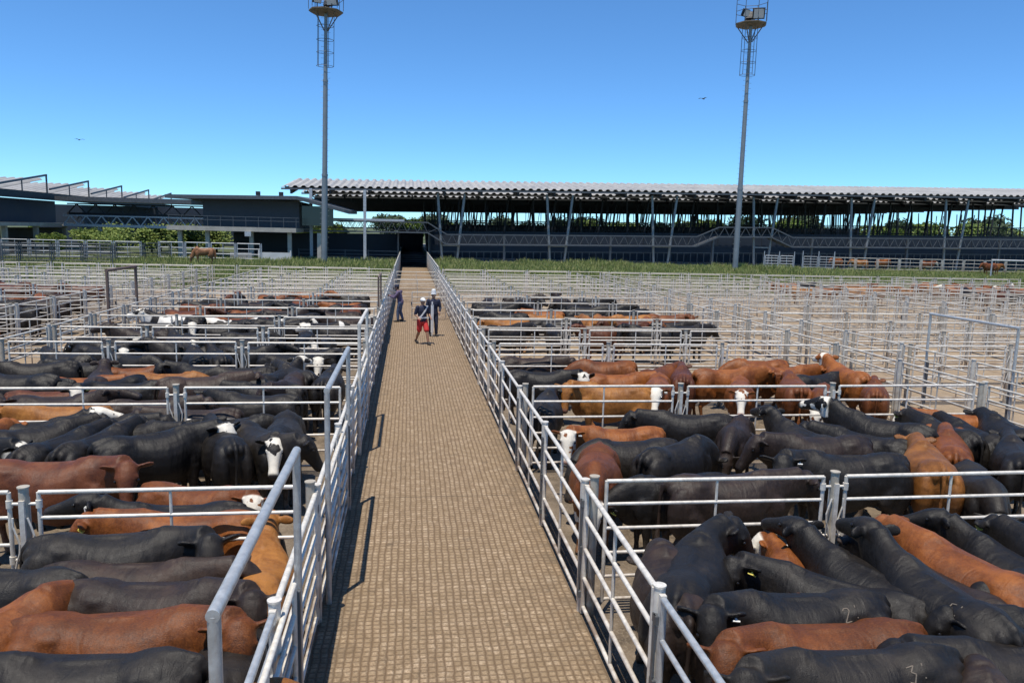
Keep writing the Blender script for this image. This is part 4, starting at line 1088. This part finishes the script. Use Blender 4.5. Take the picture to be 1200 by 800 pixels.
# ---------------------------------------------------------------- people
def person_parts(J,skin,voxel=.0085):
    """J: joints in local space (x right, y forward, z up)"""
    b=MB(); V=Vector
    hip,chest,neck,head=V(J['hip']),V(J['chest']),V(J['neck']),V(J['head'])
    fwd=V(J.get('fwd',(0,1,0))).normalized(); rt=fwd.cross(V((0,0,1))).normalized()
    def sec(p,w_,d,f=fwd): return (V(p),rt*w_,fwd*d,1.0)
    b.loft([sec(hip+V((0,0,-.08)),.15,.11),sec(hip,.165,.12),sec(hip.lerp(chest,.45),.14,.10),sec(chest,.175,.12),sec(chest.lerp(neck,.6),.17,.10),sec(neck,.07,.065),sec(neck+V((0,0,.06)),.055,.058)],16,.95)
    b.ell(head,(.078,.095,.118),Matrix((rt,J['face'],V((0,0,1)))).transposed() if 'face' in J else None)
    fc=V(J.get('face',fwd)).normalized(); fr=fc.cross(V((0,0,1))).normalized()
    b.ell(head+fc*.03+V((0,0,-.06)),(.058,.06,.06)); b.ell(head+fc*.1+V((0,0,-.02)),(.014,.022,.026)); 
    for s in (-1,1):
        b.ell(head+fr*s*.078+V((0,0,-.01)),(.014,.022,.032)); b.ell(head+fc*.085+fr*s*.03+V((0,0,.02)),(.018,.012,.01))
    b.ell(head+fc*.088+V((0,0,-.065)),(.024,.012,.01))
    for k in ('l','r'):
        b.chain([(*J[k+'hip'],.088),(*((V(J[k+'hip'])+V(J[k+'knee']))/2),.075),(*J[k+'knee'],.055),(*((V(J[k+'knee'])*.65+V(J[k+'ankle'])*.35)),.056),(*J[k+'ankle'],.036)],12)
        b.chain([(*J[k+'sh'],.058),(*J[k+'elbow'],.041),(*((V(J[k+'elbow'])*.7+V(J[k+'wrist'])*.3)),.040),(*J[k+'wrist'],.027)],10)
        d=(V(J[k+'wrist'])-V(J[k+'elbow'])).normalized(); w0=V(J[k+'wrist']); sd=d.cross(fwd)
        sd=sd.normalized() if sd.length>.1 else rt; nm=d.cross(sd)
        b.loft([(w0,sd*.025,nm*.018,1.),(w0+d*.04,sd*.04,nm*.017,1.),(w0+d*.085,sd*.04,nm*.014,1.)],10)
        for i,L in enumerate((.062,.075,.07,.052)):
            r_=w0+d*.08+sd*(-.032+.0215*i); m_=r_+d*L*.55+nm*.008; b.chain([(*r_,.0095),(*m_,.009),(*(m_+d*L*.4+nm*.02),.008)],6)
        r_=w0+d*.02+sd*.03; b.chain([(*r_,.012),(*(r_+d*.035+sd*.025),.010),(*(r_+d*.065+sd*.03),.009)],6)
        a=V(J[k+'ankle']); fd=V(J.get(k+'toe',fwd)).normalized()
        b.chain([(*(a+V((0,0,-.03))),.04),(*(a+fd*.08+V((0,0,-.05))),.035),(*(a+fd*.16+V((0,0,-.06))),.028)],8)
    return remesh(b,'person_body',voxel,3)
def person(name_label,loc,rz,J,skin,shirt,pants,shoes,long_pants=True,sleeve='short',hat=None,hatmat=None,hair=True,scale=1,extras=None):
    V=Vector; me=person_parts(J,skin)
    me.materials.append(skin); body=put('person',me,None); body.location=loc; body.rotation_euler=(0,0,rz); body.scale=(scale,)*3
    tag(body,name_label,'person')
    fwd=V(J.get('fwd',(0,1,0))).normalized(); rt=fwd.cross(V((0,0,1))).normalized()
    hip,chest,neck,head=V(J['hip']),V(J['chest']),V(J['neck']),V(J['head'])
    def sec(p,w_,d): return (V(p),rt*w_,fwd*d,1.0)
    b=MB(); b.loft([sec(hip+V((0,0,-.06)),.19,.145),sec(hip+V((0,0,.06)),.18,.14),sec(hip.lerp(chest,.5),.168,.13),sec(chest,.2,.145),sec(chest.lerp(neck,.6),.19,.125),sec(neck+V((0,0,-.0)),.085,.08)],18,.95)
    for k in 'lr':
        e=V(J[k+'elbow']); s_=V(J[k+'sh']); end=e if sleeve=='short' else V(J[k+'wrist'])
        if sleeve=='short': b.chain([(*s_,.078),(*s_.lerp(e,.85),.062)],12)
        else: b.chain([(*s_,.078),(*e,.058),(*e.lerp(end,.93),.042)],12)
    put('shirt',remesh(b,'shirt',.011,3),shirt,body)
    b=MB(); b.loft([sec(hip+V((0,0,-.12)),.17,.13),sec(hip+V((0,0,.04)),.176,.132)],16)
    for k in 'lr':
        h_,kn,an=V(J[k+'hip']),V(J[k+'knee']),V(J[k+'ankle'])
        if long_pants: b.chain([(*h_,.108),(*kn,.076),(*kn.lerp(an,.5),.07),(*kn.lerp(an,.92),.06)],12)
        else: b.chain([(*h_,.115),(*h_.lerp(kn,.85),.102)],12)
    put('trousers' if long_pants else 'shorts',remesh(b,'trousers',.011,3),pants,body)
    for k in 'lr':
        b=MB(); a=V(J[k+'ankle']); fd=V(J.get(k+'toe',fwd)).normalized()
        b.chain([(*(a+V((0,0,.0))),.05),(*(a+V((0,0,-.035))),.052),(*(a+fd*.09+V((0,0,-.05))),.048),(*(a+fd*.17+V((0,0,-.062))),.038)],10)
        put('boot',remesh(b,'boot',.011,2),shoes,body)
    fc=V(J.get('face',fwd)).normalized(); fr=fc.cross(V((0,0,1))).normalized()
    if hair:
        b=MB(); b.ell(head+V((0,0,.02))-fc*.02,(.088,.1,.112)); 
        put('hair',b.mesh('hair'),MAT['hair'],body)
    for s in (-1,1):
        b=MB(); b.ell(head+fc*.088+fr*s*.03+V((0,0,.008)),(.011,.008,.008)); put('eye',b.mesh('eye'),MAT['eye'],body)
    if hat:
        b=MB()
        if hat=='cap':
            b.ell(head+V((0,0,.055)),(.1,.112,.085)); b.ell(head+fc*.12+V((0,0,.05)),(.07,.075,.012))
        elif hat=='tall':
            b.tube(head+V((0,0,.045)),head+V((0,0,.2)),.1,16,.085); b.ell(head+V((0,0,.2)),(.085,.085,.04)); b.tube(head+V((0,0,.04)),head+V((0,0,.055)),.115,18)
        else:
            b.ell(head+V((0,0,.07)),(.1,.11,.09)); b.tube(head+V((0,0,.055)),head+V((0,0,.07)),.19,20,.17)
        put('hat',b.mesh('hat'),hatmat,body)
    if extras: extras(body,J)
    return body
MAT['skin']=flat('tanned_skin',(.30,.16,.10),.55,0,.12,8,.05); MAT['hair']=flat('dark_hair',(.015,.011,.009),.6,0,.3,30)
MAT['navycloth']=flat('navy_cloth',(.018,.022,.045),.85,0,.3,9); MAT['redcloth']=flat('red_cloth',(.55,.035,.03),.8,0,.2,9)
MAT['jeans']=flat('blue_jeans',(.07,.10,.17),.85,0,.45,11); MAT['whitecloth']=flat('white_cloth',(.72,.71,.68),.8,0,.1,9)
MAT['bootm']=flat('dark_boot',(.02,.017,.015),.6,0,.3,9); MAT['mauve']=flat('mauve_navy_shirt',(.10,.075,.13),.85,0,.7,5)
def stride(st,armf=(.1,-.1),bend=.25):
    return dict(hip=(0,0,.93),chest=(0,.02,1.28),neck=(0,.03,1.47),head=(0,.05,1.62),
      lhip=(-.095,0,.9),lknee=(-.10,st*.5+.05,.5),lankle=(-.11,st,.10 if st>0 else .12),
      rhip=(.095,0,.9),rknee=(.10,-st*.35+.06,.5),rankle=(.11,-st,.10 if st<0 else .13),
      lsh=(-.2,.02,1.40),lelbow=(-.27,armf[0]*.4,1.13),lwrist=(-.22,armf[0]+bend,.95+abs(bend)*.4),
      rsh=(.2,.02,1.40),relbow=(.27,armf[1]*.4,1.13),rwrist=(.22,armf[1]+bend,.95+abs(bend)*.4))
def strap(body,J):
    b=MB()
    for s in (-1,):
        pts=[(-.15,.135,1.44),(-.06,.185,1.32),(.05,.185,1.18),(.15,.16,1.05)]
        for p,q in zip(pts,pts[1:]): b.bar(p,q,.016,.05)
        pts=[(-.15,-.10,1.44),(-.05,-.155,1.3),(.06,-.155,1.15),(.15,-.13,1.05)]
        for p,q in zip(pts,pts[1:]): b.bar(p,q,.016,.05)
        b.bar((-.15,.135,1.44),(-.15,-.10,1.44),.05,.02); b.bar((.15,.16,1.05),(.17,-.13,1.05),.05,.02)
        b.bar((-.2,.165,1.02),(.2,.165,1.02),.016,.045)
    put('shoulder_strap',b.mesh('shoulder_strap'),MAT['whitecloth'],body)
J=stride(.3,(.05,-.1),.22)
person('man in navy shirt, red shorts and white hat striding on the walkway',(.50,28.7,0),R(205),J,MAT['skin'],MAT['navycloth'],MAT['redcloth'],MAT['bootm'],False,'short','cap',MAT['whitecloth'],True,1.0,strap)
J=stride(.07,(.05,.02),.1)
person('man in navy clothes and tall white cap standing behind the one in red shorts',(.98,30.9,0),R(190),J,MAT['skin'],MAT['navycloth'],MAT['navycloth'],MAT['bootm'],True,'long','tall',MAT['whitecloth'],True,1.03)
b=MB(); b.tube((0,0,.05),(0,0,1.32),.022,10); b.box((0,0,.75),(.11,.02,1.1)); b.tube((0,0,1.32),(0,0,1.42),.03,10)
tag(b.build('paddle',MAT['whitecloth'],loc=(.93,30.62,0)),'tall white paddle held upright by the man in the tall white cap','paddle').rotation_euler=(0,0,.3)
J=stride(.09,(.25,.28),.12); J['lwrist']=(-.13,.48,1.2); J['rwrist']=(.13,.48,1.2); J['lelbow']=(-.25,.25,1.15); J['relbow']=(.25,.25,1.15); J['chest']=(0,.07,1.27); J['neck']=(0,.12,1.45); J['head']=(0,.17,1.6)
person('man in dark cap, mauve navy shirt and blue jeans leaning on the left walkway fence',(-.38,35.6,0),R(78),J,MAT['skin'],MAT['mauve'],MAT['jeans'],MAT['bootm'],True,'long','cap',MAT['navycloth'],True,1.0)
# rider
J=dict(hip=(0,0,.93),chest=(0,.02,1.28),neck=(0,.03,1.47),head=(0,.05,1.62),lhip=(-.1,0,.92),lknee=(-.33,.32,.72),lankle=(-.34,.2,.32),rhip=(.1,0,.92),rknee=(.33,.32,.72),rankle=(.34,.2,.32),
 lsh=(-.2,.02,1.4),lelbow=(-.26,.05,1.14),lwrist=(-.1,.3,1.05),rsh=(.2,.02,1.4),relbow=(.26,.05,1.14),rwrist=(.1,.3,1.05))
person('rider in pale shirt and white hat on the chestnut horse at the far left',(-37.2,72,1.28),R(110),J,MAT['skin'],MAT['whitecloth'],MAT['jeans'],MAT['bootm'],True,'long','brim',MAT['whitecloth'])
# birds
def bird(x,y,z,label,rz):
    b=MB(); b.ell((0,0,0),(.22,.07,.06)); b.ell((.24,0,.02),(.07,.045,.045)); b.box((-.26,0,0),(.16,.1,.02))
    for s in (-1,1):
        b.add([(.1,s*.04,.02),(-.1,s*.04,.02),(-.12,s*.35,.12),(.06,s*.38,.13),(-.16,s*.62,.05),(-.04,s*.6,.06),
               (.1,s*.04,.0),(-.1,s*.04,.0),(-.12,s*.35,.10),(.06,s*.38,.11),(-.16,s*.62,.04),(-.04,s*.6,.05)],
              [(0,1,2,3),(3,2,4,5),(6,9,8,7),(9,11,10,8),(0,3,9,6),(3,5,11,9),(5,4,10,11),(4,2,8,10),(2,1,7,8)])
    o=b.build('bird',MAT['hair'],loc=(x,y,z)); o.rotation_euler=(0,.1,rz); tag(o,label,'bird')
def inray(px,py,Y):
    d=Fv+Rv*((px-600)/FPX)-Uv*((py-400)/FPX); t=Y/d.y; return d.x*t,Y,CAM_H+d.z*t
bird(*inray(824,116,95),'small dark bird in the sky left of the right light mast',.6)
bird(*inray(93,164,110),'tiny dark bird low in the sky at the left',2.2)

# ---------------------------------------------------------------- vegetation
def leafmat(name,a,b_,c_):
    t=NT(name); g=t.n.new('ShaderNodeNewGeometry'); rnd=g.outputs['Random Per Island']; v=t.coord('Object')
    n=t.noise(v,.9,3,.6)
    c=t.ramp(t.math('ADD',t.math('MULTIPLY',rnd,.6),t.math('MULTIPLY',n,.4)),[(.25,a),(.5,b_),(.8,c_)])
    t.set(Base_Color=c,Roughness=.65); t.p.inputs['Specular IOR Level'].default_value=.25
    tr=t.n.new('ShaderNodeBsdfTranslucent'); t.l.new(c,tr.inputs[0]); mx=t.n.new('ShaderNodeMixShader'); mx.inputs[0].default_value=.25
    t.l.new(t.p.outputs[0],mx.inputs[1]); t.l.new(tr.outputs[0],mx.inputs[2]); t.l.new(mx.outputs[0],t.out.inputs[0])
    return t.m
MAT['grass']=leafmat('grass_blades',(.13,.18,.045),(.23,.28,.08),(.42,.39,.18))
MAT['leaf1']=leafmat('dark_foliage',(.035,.055,.03),(.06,.09,.045),(.10,.135,.065))
MAT['leaf2']=leafmat('yellow_green_foliage',(.08,.13,.03),(.16,.22,.05),(.27,.32,.08))
MAT['bark']=flat('bark',(.10,.075,.05),.9,0,.4,3,.5)
rg=random.Random(5)
def wob(x,y): return .5+.25*math.sin(x*.35+1)+.2*math.sin(x*.13+y*.3)+.2*math.sin(x*.83+y*.2)
vs=[];fs=[]
def blade(x,y,h,wd):
    z0=lift(y)
    a=rg.uniform(0,6.28); lx,ly=rg.uniform(-.45,.45)*h,rg.uniform(-.45,.45)*h; o=len(vs)
    dx,dy=math.cos(a)*wd,math.sin(a)*wd
    vs.extend([(x-dx,y-dy,z0-.01),(x+dx,y+dy,z0-.01),(x+lx*.4+dx*.7,y+ly*.4+dy*.7,z0+h*.6),(x+lx*.4-dx*.7,y+ly*.4-dy*.7,z0+h*.6),(x+lx,y+ly,z0+h)])
    fs.extend([(o,o+1,o+2,o+3),(o+3,o+2,o+4)])
for i in range(170000):
    y=54+29*rg.random(); x=rg.uniform(-34-.2*(y-57),(y)*.86+6)
    if -1.3<x<2.3: continue
    if x>2 and y>62: h=(.22+.42*max(0,wob(x,y)))*rg.uniform(.6,1.1)*(1 if x<45 else .6)
    elif x>2: h=.35*rg.uniform(.5,1.3)
    else: h=.3*rg.uniform(.4,1.5)
    if x<-26 and y>70: h*=.5
    h*=.55+.9*max(0,.5+.5*math.sin(x*1.9+2*math.sin(y*.8))*math.sin(y*1.3+x*.4))
    blade(x,y,h,rg.uniform(.014,.034)*(1.4 if h>.6 else 1))
me=bpy.data.meshes.new('grass'); me.from_pydata(vs,[],fs); me.update(); gobj=put('grass',me,MAT['grass']); tag(gobj,'green grass and tall weeds in the strip between pens and sheds','grass',kind='stuff')
def crown(seed,w_,h,n,lump,leaf):
    r_=random.Random(seed); V=[];F=[]; C=[(r_.uniform(-1,1)*w_*.33,r_.uniform(-1,1)*w_*.33,h*(.42+.4*r_.random()),r_.uniform(.22,.36)*w_) for _ in range(lump)]
    for i in range(n):
        cx,cy,cz,cr=r_.choice(C); d=Vector((r_.gauss(0,1),r_.gauss(0,1),r_.gauss(0,1))).normalized()*cr*r_.uniform(.55,1.08)
        p=Vector((cx,cy,cz))+Vector((d.x,d.y,d.z*.75)); a=Vector((r_.gauss(0,1),r_.gauss(0,1),r_.gauss(0,1))).normalized(); b2=a.orthogonal().normalized(); s_=leaf*r_.uniform(.6,1.3)
        o=len(V); V.extend([p-a*s_,p+b2*s_*.5,p+a*s_,p-b2*s_*.5]); F.append((o,o+1,o+2,o+3))
    me=bpy.data.meshes.new('crown'); me.from_pydata(V,[],F); me.update(); return me,C
def trunk(C,w_,h,r0):
    b=MB(); b.tube((0,0,-.1),(.1,.05,h*.35),r0,10,r0*.7)
    for cx,cy,cz,cr in C[:6]: b.tube((.1,.05,h*.33),(cx*.8,cy*.8,cz),r0*.45,7,r0*.12)
    return b.mesh('trunk')
TV=[]
for s_ in range(5):
    cm,C=crown(s_+20,9+s_,7.5+.7*(s_%3),2200,9,.55); cm.materials.append(MAT['leaf1' if s_%3 else 'leaf2']); tm=trunk(C,9,8,.35); tm.materials.append(MAT['bark']); TV.append((cm,tm))
def tree(x,y,v,sc_,label,name='tree',grp='trees on the horizon',zsc=None):
    r_=empty(name,(x,y,0),rg.uniform(0,6),label,'tree',grp); r_.scale=(sc_,sc_,zsc or sc_)
    for nm,me in (('crown',TV[v][0]),('trunk',TV[v][1])):
        o=bpy.data.objects.new(nm,me); col.objects.link(o); o.parent=r_
    return r_
x=-6; i=0
while x<262:
    tall=1.1 if 95<x<135 else 1.12 if 172<x<196 else 1.0 if 205<x<222 else .78+.22*rg.random()
    y=250+rg.uniform(-16,16)
    pos=f'{ORD[i] if i<20 else ORD[i-20]}'
    part_='left stretch' if i<20 else 'right stretch'
    tree(x,y,rg.randrange(5),tall*(1.0+.004*x*.25),f'distant tree beyond the shed, {pos} from the left in the {part_} of the skyline')
    x+=rg.uniform(6.2,8.6); i+=1
tree(228,285,1,1.65,'dark domed tree standing taller at the far right of the skyline')
for j,(bx,by,sc_,v,lb_) in enumerate([(-36.8,86,.27,0,'yellow green shrub under the far left building'),(-31.5,88,.3,3,'green shrub under the truss bridge, left one'),(-28.2,90,.36,0,'green shrub under the truss bridge, middle one'),(-25.0,91,.36,3,'green shrub under the truss bridge beside the pale columns'),(-34.0,90,.34,3,'small dark green shrub beside the pale bridge column'),(-30,99,.42,0,'yellow green bush behind the truss bridge, left of two'),(-26.5,100,.44,3,'dark bush behind the truss bridge, middle'),(-23.2,98,.40,0,'yellow green bush by the office building columns'),(-36.2,101,.42,3,'dark bush behind the bridge columns at the left')]):
    tree(bx,by,v,sc_,lb_,'shrub','shrubs under the truss bridge').location.z=.75
for j in range(9):
    tree(-62+j*6,150+rg.uniform(-5,5),rg.randrange(5),.62,f'low tree far behind the truss bridge, {ORD[j]} from the left','tree','trees behind the left buildings')
